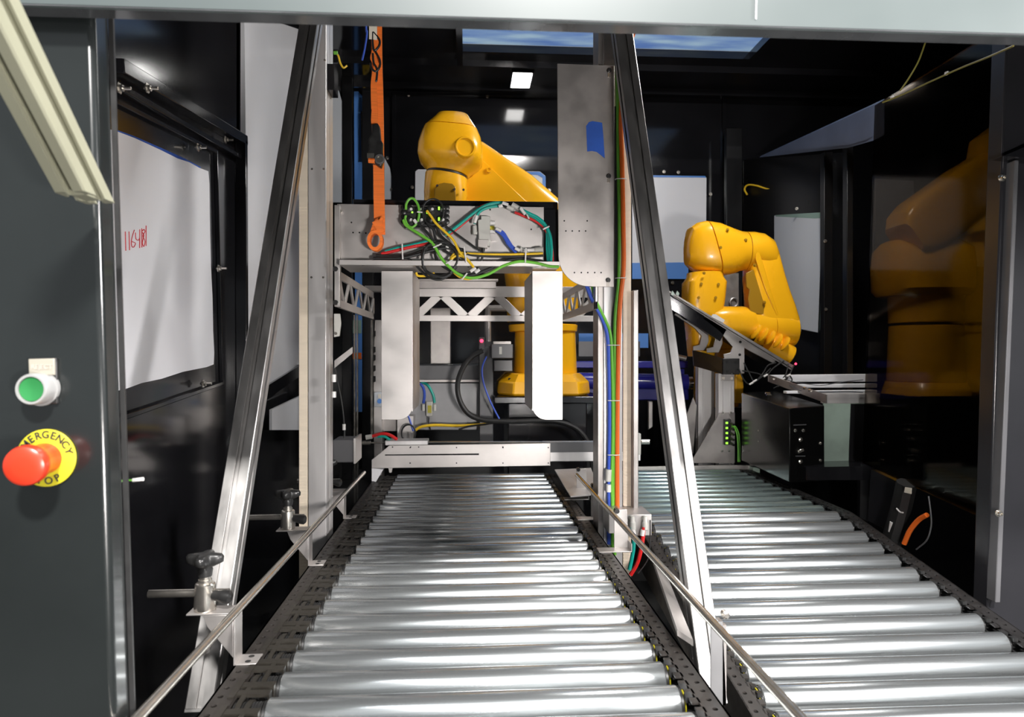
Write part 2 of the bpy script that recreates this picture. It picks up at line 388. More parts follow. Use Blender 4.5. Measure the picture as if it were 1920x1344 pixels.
# pale film covered door further along the left wall
XD = XL-.02
d1 = MB().prism([PX(458, 20, XD), PX(575, 60, XD), PX(575, 690, XD), PX(560, 692, XD), PX(466, 742, XD)], (-.03, 0, 0))
struct(d1.build('door_1', 'white_film'))
MB().prism([PX(466, 742, XD+.01), PX(566, 680, XD+.01), PX(566, 700, XD+.01), PX(466, 770, XD+.01)], (.01, 0, 0)).build('door_rail', 'shell', left)
MB().prism([PX(505, 768, XD+.005), PX(575, 735, XD+.005), PX(575, 806, XD+.005), PX(505, 806, XD+.005)], (.01, 0, 0)).build('door_reflection', 'white_film', left)  # white patch standing in for the bright reflections below the door
struct(MB().prism(poly([(624, 150), (636, 172), (641, 190), (641, 380), (624, 380)], 3.9), (0, -.01, 0)).build('window_8', 'grey_film'))
# dark uprights at the back left and back right
for i, (x0, x1, y0, y1, Y) in enumerate(((641, 660, 60, 900, 4.0), (679, 700, 170, 900, 3.95), (1362, 1392, 240, 860, 4.05), (1545, 1562, 285, 860, 3.4), (1588, 1600, 262, 860, 3.2))):
    struct(MB().prism(poly([(x0, y0), (x1, y0), (x1, y1), (x0, y1)], Y), (0, .04, 0)).build('trim_%d' % (6+i), 'shell_right', bevel=.003))
# right rear door with a frosted acrylic window
A, B_, C_, D_ = P(1452, 405, 3.86), P(1541, 400, 3.5), P(1533, 624, 3.5), P(1452, 607, 3.86)
d2 = struct(MB().prism([P(1395, 300, 4.1), P(1590, 285, 3.36), P(1590, 900, 3.36), P(1395, 900, 4.1)], (.01, .04, 0)).build('door_2', 'shell_right'))
MB().prism([q+V((-.008, -.02, 0)) for q in (A, B_, C_, D_)], (.002, .01, 0)).build('frosted_window', 'grey_film', d2, bevel=.004)
MB().prism([B_+V((-.005, -.025, 0)), P(1545, 406, 3.45), P(1537, 618, 3.45), C_+V((-.005, -.025, 0))], (.01, .01, 0)).build('acrylic_edge', 'acrylic_edge', d2)
MB().prism([A+V((-.008, -.03, 0)), B_+V((-.008, -.03, 0)), B_+V((-.008, -.03, -.03)), A+V((0, -.03, -.03))], (.002, .006, 0)).build('acrylic_edge', 'acrylic_edge', d2)
for x, y, Y in ((1494, 391, 3.6), (1547, 452, 3.4), (1548, 580, 3.4), (1441, 447, 3.85)):
    mb = MB(); hex_bolt(mb, P(x, y, Y), (-.3, -1, 0), .006, .006); mb.build('bolt', 'satin', d2)
# slate blue window film high on the right
struct(MB().prism([P(1424, 295, 3.95), P(1655, 189, 2.75), P(1655, 255, 2.75), P(1636, 264, 2.85), P(1590, 277, 3.1)], (.01, .004, .01)).build('window_9', 'dusk_film'))
# smoked partition on the right, its rear post and the dark side behind
struct(MB().box((4.16, 1.62, 0), (4.2, YB, CZ)).build('wall_right', 'shell_right'))
XP = 1.39
pa, pb, pc, pd = PX(1640, 198, XP), PX(1925, 20, XP), PX(1925, 1010, XP), PX(1617, 868, XP)
struct(MB().prism([pa, pb, pc, pd], (.008, 0, 0)).build('window_10', 'smoked'))
# front frame: header beam, right post, left control panel
bl, br_ = P(-200, -14, .70), P(2300, 78, .70)
zb = CH+.482*.70
hd = MB().prism([V((-1.6, .70, zb)), V((4.2, .70, zb)), V((4.2, .70, 2.85)), V((-1.6, .70, 2.85))], (0, .02, 0))
head = struct(hd.build('wall_front', 'header', bevel=.0))
MB().box((-1.6, .7005, zb-.0015), (4.2, .724, zb+.004)).build('return_lip', 'header_lip', head)
MB().cyl((-1.6, .7035, zb+.0015), (4.2, .7035, zb+.0015), .0035, n=10).build('folded_edge', 'header', head)
MB().prism([P(1417, -30, .6995), P(1419, -30, .6995), P(1418, 36, .6995), P(1416, 36, .6995)], (0, -.0008, 0)).build('panel_seam', 'white_film', head)
# right front post
mb = MB()
mb.prism([P(1888, 60, 1.60), P(1990, 60, 1.60), P(1990, 1500, 1.60), P(1840, 1500, 1.60), P(1868, 600, 1.60)], (0, .05, 0))
rp = struct(mb.build('wall_front_right', 'post_grey', bevel=.004)) if False else struct(mb.build('trim_12', 'post_grey', bevel=.004))
MB().prism([P(1903, 300, 1.575), P(1911, 300, 1.575), P(1876, 1130, 1.575), P(1866, 1130, 1.575)], (0, .03, 0)).build('edge_strip', 'grey_box', rp, bevel=.002)  # lighter strip painting the highlight line down the post
MB().prism([P(1884, 292, 1.56), P(1960, 258, 1.56), P(1960, 300, 1.56)], (0, .04, 0)).build('gusset', 'shell', rp)
struct(MB().box((1.36, 1.64, 0), (4.2, 1.68, CZ)).build('wall_side', 'shell_right'))
for x, y in ((1878, 334), (1872, 962)):
    mb = MB(); hex_bolt(mb, P(x, y, 1.57), (0, -1, 0), .006, .008); mb.build('bolt', 'satin', rp)

# ------------------------------------------------------------------ left control panel
YP = .73
cp = thing('control_cabinet', 'dark slate control cabinet front at the left edge holding two push buttons', 'cabinet', (P(100, 1344, YP).x, YP, 0))
a, b = P(172, -40, YP), P(217, 1400, YP)
slope = (b.x-a.x)/(b.z-a.z); xt = a.x+slope*(2.2-a.z); x0 = a.x+slope*(0-a.z)
mb = MB(); mb.prism([V((-1.3, YP, 0)), V((x0, YP, 0)), V((xt, YP, 2.2)), V((-1.3, YP, 2.2))], (0, .034, 0))
mb.build('door_panel', 'panel', cp, bevel=.006)
MB().prism([V((x0-.001, YP+.0325, 0)), V((x0+.004, YP+.0325, 0)), V((xt+.004, YP+.0325, 2.2)), V((xt-.001, YP+.0325, 2.2))], (0, .003, 0)).build('door_seal', 'rubber', cp)
# emergency stop
ec = P(88, 858, YP-.001); rg = .029
es = thing('emergency_stop_button', 'red mushroom push button on a round yellow EMERGENCY STOP plate', 'button', ec)
MB().lathe(ec, (0, -1, 0), [(0, rg), (.0016, rg), (.002, rg-.0006)], 48).build('legend_plate', 'ring', es)
kn = V((-.14, -1, .02)).normalized()
MB().lathe(ec+V((.0, -.001, 0)), (0, -1, 0), [(0, .015), (.006, .015), (.007, .0135)], 32).build('collar', 'orange_cable', es)
MB().lathe(ec, V((.06, -1, -.05)), [(.003, .0155), (.012, .0155), (.020, .0158), (.026, .0176), (.031, .0192), (.037, .0196), (.041, .0185), (.0432, .0155), (.0442, .008), (.0445, .0)], 40).build('mushroom_head', 'red', es)
mb = MB()
def arc_text(mb, txt, r, a0, a1, flip):
    n = len(txt)
    for i, ch in enumerate(txt):
        t = math.radians(a0+(a1-a0)*(i/(n-1)))
        rad = V((math.cos(t), 0, math.sin(t))); tan = V((math.sin(t), 0, -math.cos(t)))
        if flip: text_mb(ch, .0104, ec+V((0, -.0024, 0))+rad*r, -tan, -rad, mb)
        else: text_mb(ch, .0104, ec+V((0, -.0024, 0))+rad*r, tan, rad, mb)
arc_text(mb, 'EMERGENCY', 0.0233, 163, 17, False); arc_text(mb, 'STOP', 0.0233, 233, 300, True)
mb.build('lettering', 'ink', es, label='black letters EMERGENCY STOP')
# green reject button
gc = P(80, 728, YP-.001)
gb = thing('push_button', 'round green push button in a pale bezel under the REJECT plate', 'button', gc)
MB().lathe(gc, (0, -1, 0), [(0, .0175), (.004, .0175), (.004, .0155), (.018, .0155), (.0195, .0145), (.0195, .0125), (.016, .0123)], 40).build('bezel', 'bezel', gb)
MB().lathe(gc+V((0, -.012, 0)), (0, -1, 0), [(0, .0122), (.0055, .0122), (.006, .0115), (.0048, .006), (.0045, 0)], 36).build('green_cap', 'green_btn', gb)
lq = [P(53, 671, YP-.004), P(105, 671, YP-.004), P(107, 757, YP-.004), P(53, 757, YP-.004)]
MB().prism(lq, (0, .004, 0)).build('legend_holder', 'plastic', gb, bevel=.001)
MB().prism([P(53, 673, YP-.006), P(101, 672, YP-.006), P(102, 703, YP-.006), P(54, 704, YP-.006)], (0, .0025, 0)).build('label_plate', 'label_cream', gb, bevel=.0006)
text_mb('REJECT', .0066, P(78, 688, YP-.0064), (1, 0, 0), (0, 0, 1)).build('lettering', 'faint_ink', gb, label='faded letters REJECT')
# blurred cream profile in the near upper left corner
tp = thing('aluminium_profile', 'pale cream slotted profile slanting down across the top left corner', 'profile', P(160, 370, .68))
pa, pb = P(161, 371, .68), P(-110, -160, .48)
d = (pb-pa).normalized(); fdir = V((.97, -.24, 0)); u = (fdir-d*fdir.dot(d)).normalized(); w = d.cross(u)
if w.y > 0: w = -w
mb = MB(); extrusion(mb, pa, pb, u, w, .0155, .0155, cut0=(0, 0, 1), sw=.0042, sd=.008)
mb.build('profile_bar', 'alu_cream', tp)
q = P(139, 321, .655)
MB().lathe(q, (0, -1, 0), [(-.006, .006), (.003, .006), (.006, .004), (.008, .001)], 16).build('plug', 'rubber', tp)
MB().lathe(P(128, 316, .66), (0, -1, 0), [(0, .003), (.004, .003)], 12).build('screw', 'satin', tp)
MB().lathe(P(149, 352, .668), (0, -1, 0), [(-.004, .004), (.004, .004)], 12).build('plug', 'rubber', tp)
wr = thing('sensor_lead', 'short white tipped green wire end poking out beside the control cabinet', 'cable', P(250, 900, .83))
MB().tube([P(226, 902, .766), P(238, 900, .83), P(244, 900, .83), P(250, 900, .83)], .0012, 6).build('wire', 'green_cable', wr)
MB().tube([P(249, 900, .83), P(269, 898, .83)], .0022, 8).build('white_tip', 'white_p', wr)

# ================================================================== CONVEYORS
R = .025
def roller_mesh(xl, xr, m, name='roller'):
    mb = MB(); c = .0022; n = 28
    mb.lathe((xl, 0, 0), (1, 0, 0), [(0, R-c), (c*.4, R-c*.4), (c, R), (xr-xl-c, R), (xr-xl-c*.4, R-c*.4), (xr-xl, R-c)], n)
    return mb
def flange(mb, path, xi, xo, hole_x, inner_notch, th=.003, hr=.0042):
    """top flange of a side rail: cells 25 mm long each with a real round hole, crenellated inner edge"""
    sg = 1 if xo > xi else -1
    xm = xi+sg*.013
    for (ya, za), (yb, zb_) in zip(path, path[1:]):
        def pt(x, t, dz=0): return V((x, ya+(yb-ya)*t, za+(zb_-za)*t+dz))
        L = math.hypot(yb-ya, zb_-za); hx, hy = abs(xo-xm)/2, L/2; cx = (xo+xm)/2; hc = hole_x
        angs = sorted([2*math.pi*i/10 for i in range(10)]+[math.atan2(sy*hy, sx*hx-(hc-cx)) % (2*math.pi) for sx in (-1, 1) for sy in (-1, 1)])
        inn, outr, low = [], [], []
        for a in angs:
            ca, sa = math.cos(a), math.sin(a)
            tx = ((hx-(hc-cx)) / ca if ca > 1e-9 else (-hx-(hc-cx))/ca if ca < -1e-9 else 1e9)
            ty = (hy/abs(sa) if abs(sa) > 1e-9 else 1e9); t = min(tx, ty)
            outr.append(mb.bm.verts.new(pt(hc+ca*t, .5+sa*t/L))); inn.append(mb.bm.verts.new(pt(hc+ca*hr, .5+sa*hr/L)))
            low.append(mb.bm.verts.new(pt(hc+ca*hr, .5+sa*hr/L, -th)))
        n = len(angs)
        for i in range(n):
            j = (i+1) % n; mb.face([inn[i], outr[i], outr[j], inn[j]]); mb.face([inn[i], inn[j], low[j], low[i]])
        if inner_notch:
            x0, x1 = sorted((xi, xm))
            mb.hexa([pt(x, t, z) for z in (-th, 0) for t in (.22, .78) for x in (x0, x1)])
            x0, x1 = sorted((xm-sg*.003, xm))
            mb.hexa([pt(x, t, z) for z in (-th, 0) for t in (0, 1) for x in (x0, x1)])
        else:
            x0, x1 = sorted((xi, xm)); mb.hexa([pt(x, t, z) for z in (-th, 0) for t in (0, 1) for x in (x0, x1)])
    return mb
def rail_web(mb, path, x, th, dep, zo=-.0):
    a = [V((x, y, z+zo)) for y, z in path]; mb_pts = a+[V((x, y, z+zo-dep)) for y, z in path[::-1]]
    return mb.prism(mb_pts, (th, 0, 0))

# ---- main conveyor
PIT = .0759; ZA = .7235; Z_TOP = .7455
c1 = thing('roller_conveyor', 'straight roller conveyor in the centre running away under the lift carriage', 'conveyor', (.01, 1.7, 0))
XLc, XRc = -.2755, .2985
y_first = .842-.02
ys1 = [y_first+PIT*i for i in range(26)]
def add_rollers(conv, base_loc, xl, xr, pts, m, left_pulley, ring_side, prefix=''):
    r0 = None
    for (y, z) in pts:
        if r0 is None:
            r0 = roller_mesh(xl, xr, m).build('roller', m, conv)
            for x, s in ((xl, -1), (xr, 1)):
                MB().lathe((x, 0, 0), (s, 0, 0), [(-.001, R-.0035), (.004, R-.0035), (.006, .012), (.018, .006)], 20).build('end_cap', 'plastic', r0)
            for x, s, wide in ((xl, -1, left_pulley == 'L'), (xr, 1, left_pulley == 'R')):
                if wide:
                    pr = [(.004, .012)]
                    for g in range(9): pr += [(.006+g*.0042, .0205), (.0072+g*.0042, .0205), (.0082+g*.0042, .0188), (.0094+g*.0042, .0188)]
                    pr += [(.045, .02), (.045, .006)]
                    MB().lathe((x, 0, 0), (s, 0, 0), pr, 20).build('drive_pulley', 'plastic', r0)
                elif (s > 0 and ring_side == 'R') or (s < 0 and ring_side == 'L'):
                    MB().lathe((x, 0, 0), (s, 0, 0), [(.0055, .0195), (.0062, .0203), (.0068, .0203), (.0075, .0195)], 24).build('yellow_seal', 'ring', r0)
            r = r0
        else:
            r = copy_tree(r0, conv)
        bl_ = V(base_loc); r.location = V((0, y, z))-bl_
add_rollers(c1, c1.location, XLc, XRc, [(y, ZA) for y in ys1], 'zinc', 'L', 'R')
path1 = [(.70+.0253*i, Z_TOP) for i in range(81)]
flange(MB(), path1, -.325, -.358, -.345, False).build('side_rail', 'rail', c1)
flange(MB(), path1, .306, .346, .332, True).build('side_rail', 'rail', c1)
rail_web(MB(), [path1[0], path1[-1]], -.358, .003, .12).build('rail_web', 'rail', c1)
rail_web(MB(), [path1[0], path1[-1]], .343, .003, .12).build('rail_web', 'rail', c1)
rail_web(MB(), [path1[0], path1[-1]], -.325, .002, .012, -.003).build('rail_web', 'rail', c1)
# near-black sheets under the flange paint the shade seen through its holes
MB().box((-.357, .70, .722), (-.323, 2.72, .725)).build('channel_shade', 'hole', c1)
MB().box((.306, .70, .722), (.345, 2.72, .725)).build('channel_shade', 'hole', c1)
# axle saddles on the right rail, finger guards and belts on the left
sad = gd = None
for i, y in enumerate(ys1):
    mb = MB()
    mb.lathe((.302, y, ZA), (1, 0, 0), [(0, .0065), (.02, .0065)], 6)
    mb.obox((.308, y-.019, .742), (.005, 0, 0), (0, .005, .0015), (0, 0, .004)); mb.obox((.308, y+.006, .742), (.005, 0, 0), (0, .005, .0015), (0, 0, .004))
    if sad is None: sad = mb.build('axle_saddle', 'plastic', c1); sy = y
    else: mb.bm.free(); o = sad.copy(); C.objects.link(o); o.location = V(sad.location)+V((0, y-sy, 0))
for i, y in enumerate(ys1[:-1]):
    if gd is None:
        mb = MB()
        for dy in (.026, .050):
            mb.box((-.330, y+dy-.007, .742), (-.281, y+dy+.007, .7465)); mb.box((-.281, y+dy-.007, .715), (-.279, y+dy+.007, .7465))
        mb.box((-.334, y+.010, .7455), (-.325, y+.066, .7475))
        gd = mb.build('finger_guard', 'plastic_brown', c1); gy = y
    else: o = gd.copy(); C.objects.link(o); o.location = V(gd.location)+V((0, y-gy, 0))
belts = {}
for i, y in enumerate(ys1[:-1]):
    k = i % 2
    if k not in belts:
        x = -.299 if k else -.313; mb = MB(); r = .0215; n = 7; loop = []
        for j in range(n+1): t = -math.pi/2+math.pi*j/n; loop.append(V((0, y+PIT+math.cos(t)*r, ZA+math.sin(t)*r)))
        for j in range(n+1): t = math.pi/2+math.pi*j/n; loop.append(V((0, y+math.cos(t)*r, ZA+math.sin(t)*r)))
        c0 = V((0, y+PIT/2, ZA)); m_ = len(loop)
        # top run bulges over the guards
        rs = []
        for q in loop+[loop[0]]:
            out_ = (q-V((0, max(y, min(y+PIT, q.y)), ZA))).normalized()*.0012
            rs.append([q+V((x-.0035, 0, 0))-out_, q+V((x+.0035, 0, 0))-out_, q+V((x+.0035, 0, 0))+out_, q+V((x-.0035, 0, 0))+out_])
        mb.rings(rs, cap=False); belts[k] = (mb.build('drive_belt', 'plastic_brown', c1), y)
    else:
        o = belts[k][0].copy(); C.objects.link(o); o.location = V(belts[k][0].location)+V((0, y-belts[k][1], 0))
# support legs
for y in (1.0, 2.55):
    for x in (-.345, .335): MB().box((x-.02, y-.02, 0), (x+.02, y+.02, .63)).build('support_leg', 'rail2', c1, bevel=.002)
    MB().box((-.345, y-.02, .40), (.335, y+.02, .44)).build('cross_beam', 'rail2', c1, bevel=.002)

# ---- second conveyor: level far part, then a part sloping down towards the camera
c2 = thing('roller_conveyor', 'wide roller conveyor on the right, its near half sloping down beside the central one', 'conveyor', (.83, 1.8, 0))
X2L, X2R = .535, 1.124
sl = math.tan(math.radians(8.9))
pts2 = []
YK = 2.06; zk = .7365-R+.0028
y = YK
cs = math.cos(math.radians(8.9))
for i in range(16): pts2.append((YK-.0745*cs*i-.005, zk-.0745*math.sin(math.radians(8.9))*i))
for i in range(1, 11): pts2.append((YK+.0745*i, zk))
add_rollers(c2, c2.location, X2L, X2R, pts2[:16], 'zinc', 'N', 'L')
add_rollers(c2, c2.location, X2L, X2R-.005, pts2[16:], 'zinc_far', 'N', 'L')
ztop2 = zk+.021
near2 = [(YK-.025*cs*i, ztop2-.025*math.sin(math.radians(8.9))*i) for i in range(47)][::-1]
far2 = [(YK+.025*i, ztop2) for i in range(0, 31)]
for nm, path in (('near', near2), ('far', far2)):
    flange(MB(), path, X2L-.007, X2L-.045, X2L-.033, True).build('side_rail', 'rail' if nm == 'near' else 'rail2', c2)
    flange(MB(), path, X2R+.007, X2R+.05, X2R+.034, True).build('side_rail', 'rail2', c2)
    e = [path[0], path[-1]]
    rail_web(MB(), e, X2L-.045, .003, .11).build('rail_web', 'rail', c2); rail_web(MB(), e, X2R+.047, .003, .11).build('rail_web', 'rail2', c2)
    for xa, xb in ((X2L-.044, X2L-.005), (X2R+.005, X2R+.049)):
        MB().prism([V((xa, e[0][0], e[0][1]-.022)), V((xb, e[0][0], e[0][1]-.022)), V((xb, e[1][0], e[1][1]-.022)), V((xa, e[1][0], e[1][1]-.022))], (0, 0, -.003)).build('channel_shade', 'hole', c2)  # near-black sheet painting the shade under the rail holes here too
sad = None
for (y, z) in pts2:
    for side, x in (('L', X2L-.009), ('R', X2R+.009)):
        if sad is None:
            mb = MB(); mb.lathe((-.008, 0, 0), (1, 0, 0), [(0, .0065), (.016, .0065)], 6)
            mb.obox((0, -.019, .0185), (.005, 0, 0), (0, .005, .0), (0, 0, .004)); mb.obox((0, .008, .0185), (.005, 0, 0), (0, .005, .0), (0, 0, .004))
            sad = mb.build('axle_saddle', 'plastic', c2); o = sad
        else: o = sad.copy(); C.objects.link(o)
        o.location = V((x, y, z))-V(c2.location)
# grey end stop across the far end
MB().prism(poly([(1188, 875), (1413, 872), (1413, 886), (1188, 888)], 2.84), (0, .01, 0)).build('end_stop', 'steel_plate', c2, bevel=.001)
MB().box((P(1408, 880, 2.82).x, 2.80, .72), (P(1421, 880, 2.82).x, 2.86, P(1415, 873, 2.84).z)).build('end_block', 'pale_green', c2)
for y in (1.25, 2.6):
    for x in (X2L-.03, X2R+.03): MB().box((x-.02, y-.02, 0), (x+.02, y+.02, .50)).build('support_leg', 'rail2', c2, bevel=.002)
    MB().box((X2L-.03, y-.02, .36), (X2R+.03, y+.02, .40)).build('cross_beam', 'rail2', c2, bevel=.002)

# ---- guide rails with brackets and clamps
def clamp(par, y, zb_, full=True):
    """hand clamp: bracket on the rail, vertical barrel, cross rod, star knob, small knob; x runs leftwards"""
    xr = -.345
    br = MB(); t = .0025; zt = Z_TOP
    br.box((-.357, y-.018, zt), (-.325, y+.018, zt+t))                                      # foot
    br.box((-.357-t, y-.018, zt), (-.357, y+.018, zt+.078))                                 # upright
    br.prism([V((-.357-t, y-.018, zt+.012)), V((-.357-t, y-.018, zt+.078)), V((-.405, y-.018, zt+.078)), V((-.398, y-.018, zt+.060))], (0, t, 0))
    br.box((-.430, y-.018, zt+.078), (-.355, y+.018, zt+.078+t))                            # shelf
    b = br.build('bracket', 'steel', par, bevel=.0006)
    mb = MB()
    for dy in (-.009, .009): mb.lathe((-.340, y+dy, zt+t), (0, 0, 1), [(0, .0045), (.0004, .0045)], 14)
    mb.build('bolt_hole', 'hole', b)
    cx = -.408; z0 = zt+.081
    MB().lathe((cx, y, z0), (0, 0, 1), [(0, .0160), (.002, .0165), (.030, .0155), (.040, .0150), (.0415, .0135), (.042, .010), (.047, .010), (.047, .0085), (.052, .0085)], 28).build('barrel', 'satin', par)
    MB().cyl((cx-.085, y, z0+.026), (-.372, y, z0+.026), .0062, n=16).build('cross_rod', 'satin', par)
    MB().lathe((-.372, y-.004, z0+.020), (-.75, 0, .12), [(-.006, .006), (-.002, .0105), (.006, .0105), (.012, .0085), (.022, .0075), (.028, .005)], 16).build('rod_clamp', 'plastic', par)
    k = MB(); zk_ = z0+.052; rs = []; n = 40
    for h, rr, lob in ((0, .010, 0), (.010, .0115, 0), (.014, .0105, .0), (.018, .016, .004), (.022, .021, .007), (.030, .0215, .0075), (.034, .019, .007), (.0355, .012, .003)):
        rs.append([V((cx+math.cos(2*math.pi*i/n)*(rr+lob*math.cos(4*2*math.pi*i/n)), y+math.sin(2*math.pi*i/n)*(rr+lob*math.cos(4*2*math.pi*i/n)), zk_+h)) for i in range(n)])
    k.rings(rs); k.build('star_knob', 'plastic', par, sm=60)
GXL, GXR, GZ, GR = -.347, .347, .844, .0064
g1 = thing('guide_rail', 'round steel guide bar left of the central conveyor with three hand clamps', 'guide rail', (GXL, 1.5, Z_TOP))
MB().cyl((GXL, .55, GZ), (GXL, 2.34, GZ-.021), GR, n=20).build('guide_bar', 'satin', g1)
for y in (1.105, 1.60, 2.04): clamp(g1, y, 0)
g2 = thing('guide_rail', 'round steel guide bar right of the central conveyor on bent steel brackets', 'guide rail', (GXR, 1.5, Z_TOP))
MB().cyl((GXR, .55, GZ+.001), (GXR, 2.2, GZ-.012), GR, n=20).build('guide_bar', 'satin', g2)
def rbracket(y, drop=0):
    b = MB(); t = .0025
    b.box((.312, y-.018, Z_TOP), (.392, y+.018, Z_TOP+t)); b.box((.390, y-.018, Z_TOP), (.390+t, y+.018, Z_TOP+.020))
    b.prism([V((.356, y+.016, Z_TOP)), V((.392, y+.016, Z_TOP)), V((.388, y+.016, Z_TOP+.095)), V((.356, y+.016, Z_TOP+.095)), ], (0, t, 0))
    o = b.build('bracket', 'steel', g2, bevel=.0006)
    MB().lathe((.360, y+.004, GZ-.004), (0, 1, 0), [(-.004, .006), (.012, .006)], 12).build('clamp_screw', 'plastic', o)
for y in (1.66, 1.98, 2.25): rbracket(y)
# near tall plate bracket of the right bar
nb = MB(); q = [P(1333, 1165, .985), P(1355, 1165, .985), P(1362, 1322, .985), P(1333, 1322, .985)]
nb.prism(q, (0, .0025, 0)).build('bracket', 'sheet', g2)
MB().prism([P(1355, 1172, .985), P(1362, 1172, .985), P(1362, 1322, .985), P(1355, 1322, .985)], (0, .03, 0)).build('bracket_return', 'steel', g2)
MB().lathe(P(1358, 1150, .99), (0, -1, 0), [(-.004, .005), (.006, .006), (.009, .003)], 14).build('clamp_screw', 'satin', g2)

# ================================================================== UPRIGHTS AND DIAGONAL STRUTS
def column(name, label, px0, px1, Y, dep, belt, side_right, ztop=2.35, m='alu'):
    a, b = P(px0, 600, Y), P(px1, 600, Y); t = thing(name, label, 'post', ((a.x+b.x)/2, Y, 0))
    mb = MB(); cx = (a.x+b.x)/2; extrusion(mb, (cx, Y+dep/2, 0), (cx, Y+dep/2, ztop), Y1, X1, dep/2, (b.x-a.x)/2, 1, 1, sw=.003, sd=.004)
    mb.build('post_profile', m, t)
    MB().box((a.x+.001, Y-.003, 0), (b.x-.001, Y-.0002, ztop)).build('cover_plate', m, t, bevel=.0008)
    c, d_ = P(belt[0], 600, Y), P(belt[1], 600, Y)
    MB().box((c.x, Y-.001, .02), (d_.x, Y+.003, ztop)).build('drive_belt', 'belt_cream', t)
    n = 120; tb = MB()
    for i in range(n):
        z = .60+i*.0085; tb.box((c.x+.001, Y-.0025, z), (d_.x-.001, Y-.001, z+.004))
    tb.build('belt_teeth', 'belt_cream', t)['kind'] = 'stuff'
    return t
lc = column('lift_post', 'bright aluminium upright with a cream belt left of the central conveyor', 578, 612, 1.88, .09, (561, 577), True)
for x, y in ((609, 113), (585, 317), (607, 317), (584, 520), (606, 520)):
    MB().lathe(P(x, y, 1.8765), (0, -1, 0), [(0, .003), (.0012, .003), (.0012, .0016)], 12).build('screw', 'satin', lc)
MB().box((P(612, 600, 1.88).x-.002, 1.89, 1.93), (P(612, 600, 1.88).x+.018, 1.95, 2.0)).build('side_bracket', 'shell', lc)
for y in (504, 567): MB().lathe(P(629, y, 1.774), (0, -1, 0), [(-.01, .0065), (.002, .0065), (.002, .003)], 14).build('cap_screw', 'plastic', lc)
rc = column('lift_post', 'aluminium upright right of the central conveyor carrying the vertical cable bundle', 1131, 1167, 1.88, .06, (1168, 1183), False)
MB().box((P(1122, 600, 1.88).x, 1.882, 0), (P(1131, 600, 1.88).x, 1.96, 2.35)).build('side_flange', 'steel_plate', rc)
a, b = P(1186, 545, 1.88), P(1194, 958, 1.88)
MB().box((a.x-.003, 1.86, b.z), (b.x, 1.89, a.z)).build('guide_strip', 'steel_plate', rc, bevel=.002)
# air manifold under the right post
mf = thing('air_manifold', 'grey metal air block with teal and red hoses at the foot of the right post', 'manifold', P(1205, 985, 1.78))
a, b = P(1170, 965, 1.78), P(1222, 1004, 1.78)
MB().box((a.x, 1.78, b.z), (b.x, 1.88, a.z)).build('valve_block', 'steel', mf, bevel=.0015)
a2, b2 = P(1143, 960, 1.78), P(1160, 1002, 1.78)
MB().box((a2.x, 1.79, b2.z), (b2.x+.012, 1.86, a2.z)).build('side_block', 'steel', mf, bevel=.0015)
for x in (1184, 1208):
    p = P(x, 972, 1.778); f = MB().lathe(p+V((0, .004, 0)), (0, -1, 0), [(0, .0085), (.008, .0085), (.012, .006)], 18)
    f.lathe(p+V((0, -.008, .004)), (0, -.1, -1), [(-.004, .006), (.010, .007), (.012, .0085), (.030, .0085), (.032, .006)], 16); f.build('elbow_fitting', 'grey_p', mf)
def pl(pix, Y): return [P(x, y, Y) for x, y in pix]
cable('air_hose', pl([(1184, 988), (1187, 1000), (1188, 1025), (1184, 1050), (1180, 1068)], 1.765), .0052, 'teal', 'teal air hose hanging from the left fitting of the grey air block', cat='hose')
cable('air_hose', pl([(1208, 988), (1206, 1000), (1203, 1025), (1195, 1055), (1182, 1078)], 1.765), .0055, 'red_hose', 'red air hose hanging from the right fitting of the grey air block', cat='hose')
for x0, y0, x1, y1 in ((1206, 993, 1204, 1004), (1186, 992, 1188, 1001)):
    MB().tube(pl([(x0, y0), (x1, y1)], 1.7645), .0062, 10).build('hose_marker', 'white_p', mf)
cable('sensor_cable', pl([(1219, 975), (1219, 1000), (1218, 1030), (1216, 1045), (1208, 1060), (1196, 1075)], 1.76), .0018, 'rubber', 'thin black wire looping below the grey air block')

def strut(label, ptop, pbot, xsign):
    d = (pbot-ptop).normalized(); t = thing('diagonal_strut', label, 'strut', pbot)
    u = X1; w = d.cross(u).normalized()
    mb = MB(); extrusion(mb, ptop, pbot, u, w, .0225, .0225, sw=.0052, sd=.010); mb.build('slotted_profile', 'alu_strut', t)
    # fine grooves beside the slots
    for fx in (-.0125, .0125):
        pass
    MB().obox(pbot+d*.003, u*.0225, w*.0225, d*.003).build('end_plate', 'alu_strut', t, bevel=.001)
    return t
strut('dark slotted aluminium strut leaning from top centre-left down to the left of the conveyor', P(586, 30, 1.81), P(381, 1326, 1.19), 1)
strut('slotted aluminium strut leaning between the two roller conveyors', P(1164, 50, 1.77), P(1333, 1310, 1.22), -1)
# bright foot bracket behind the left clamp

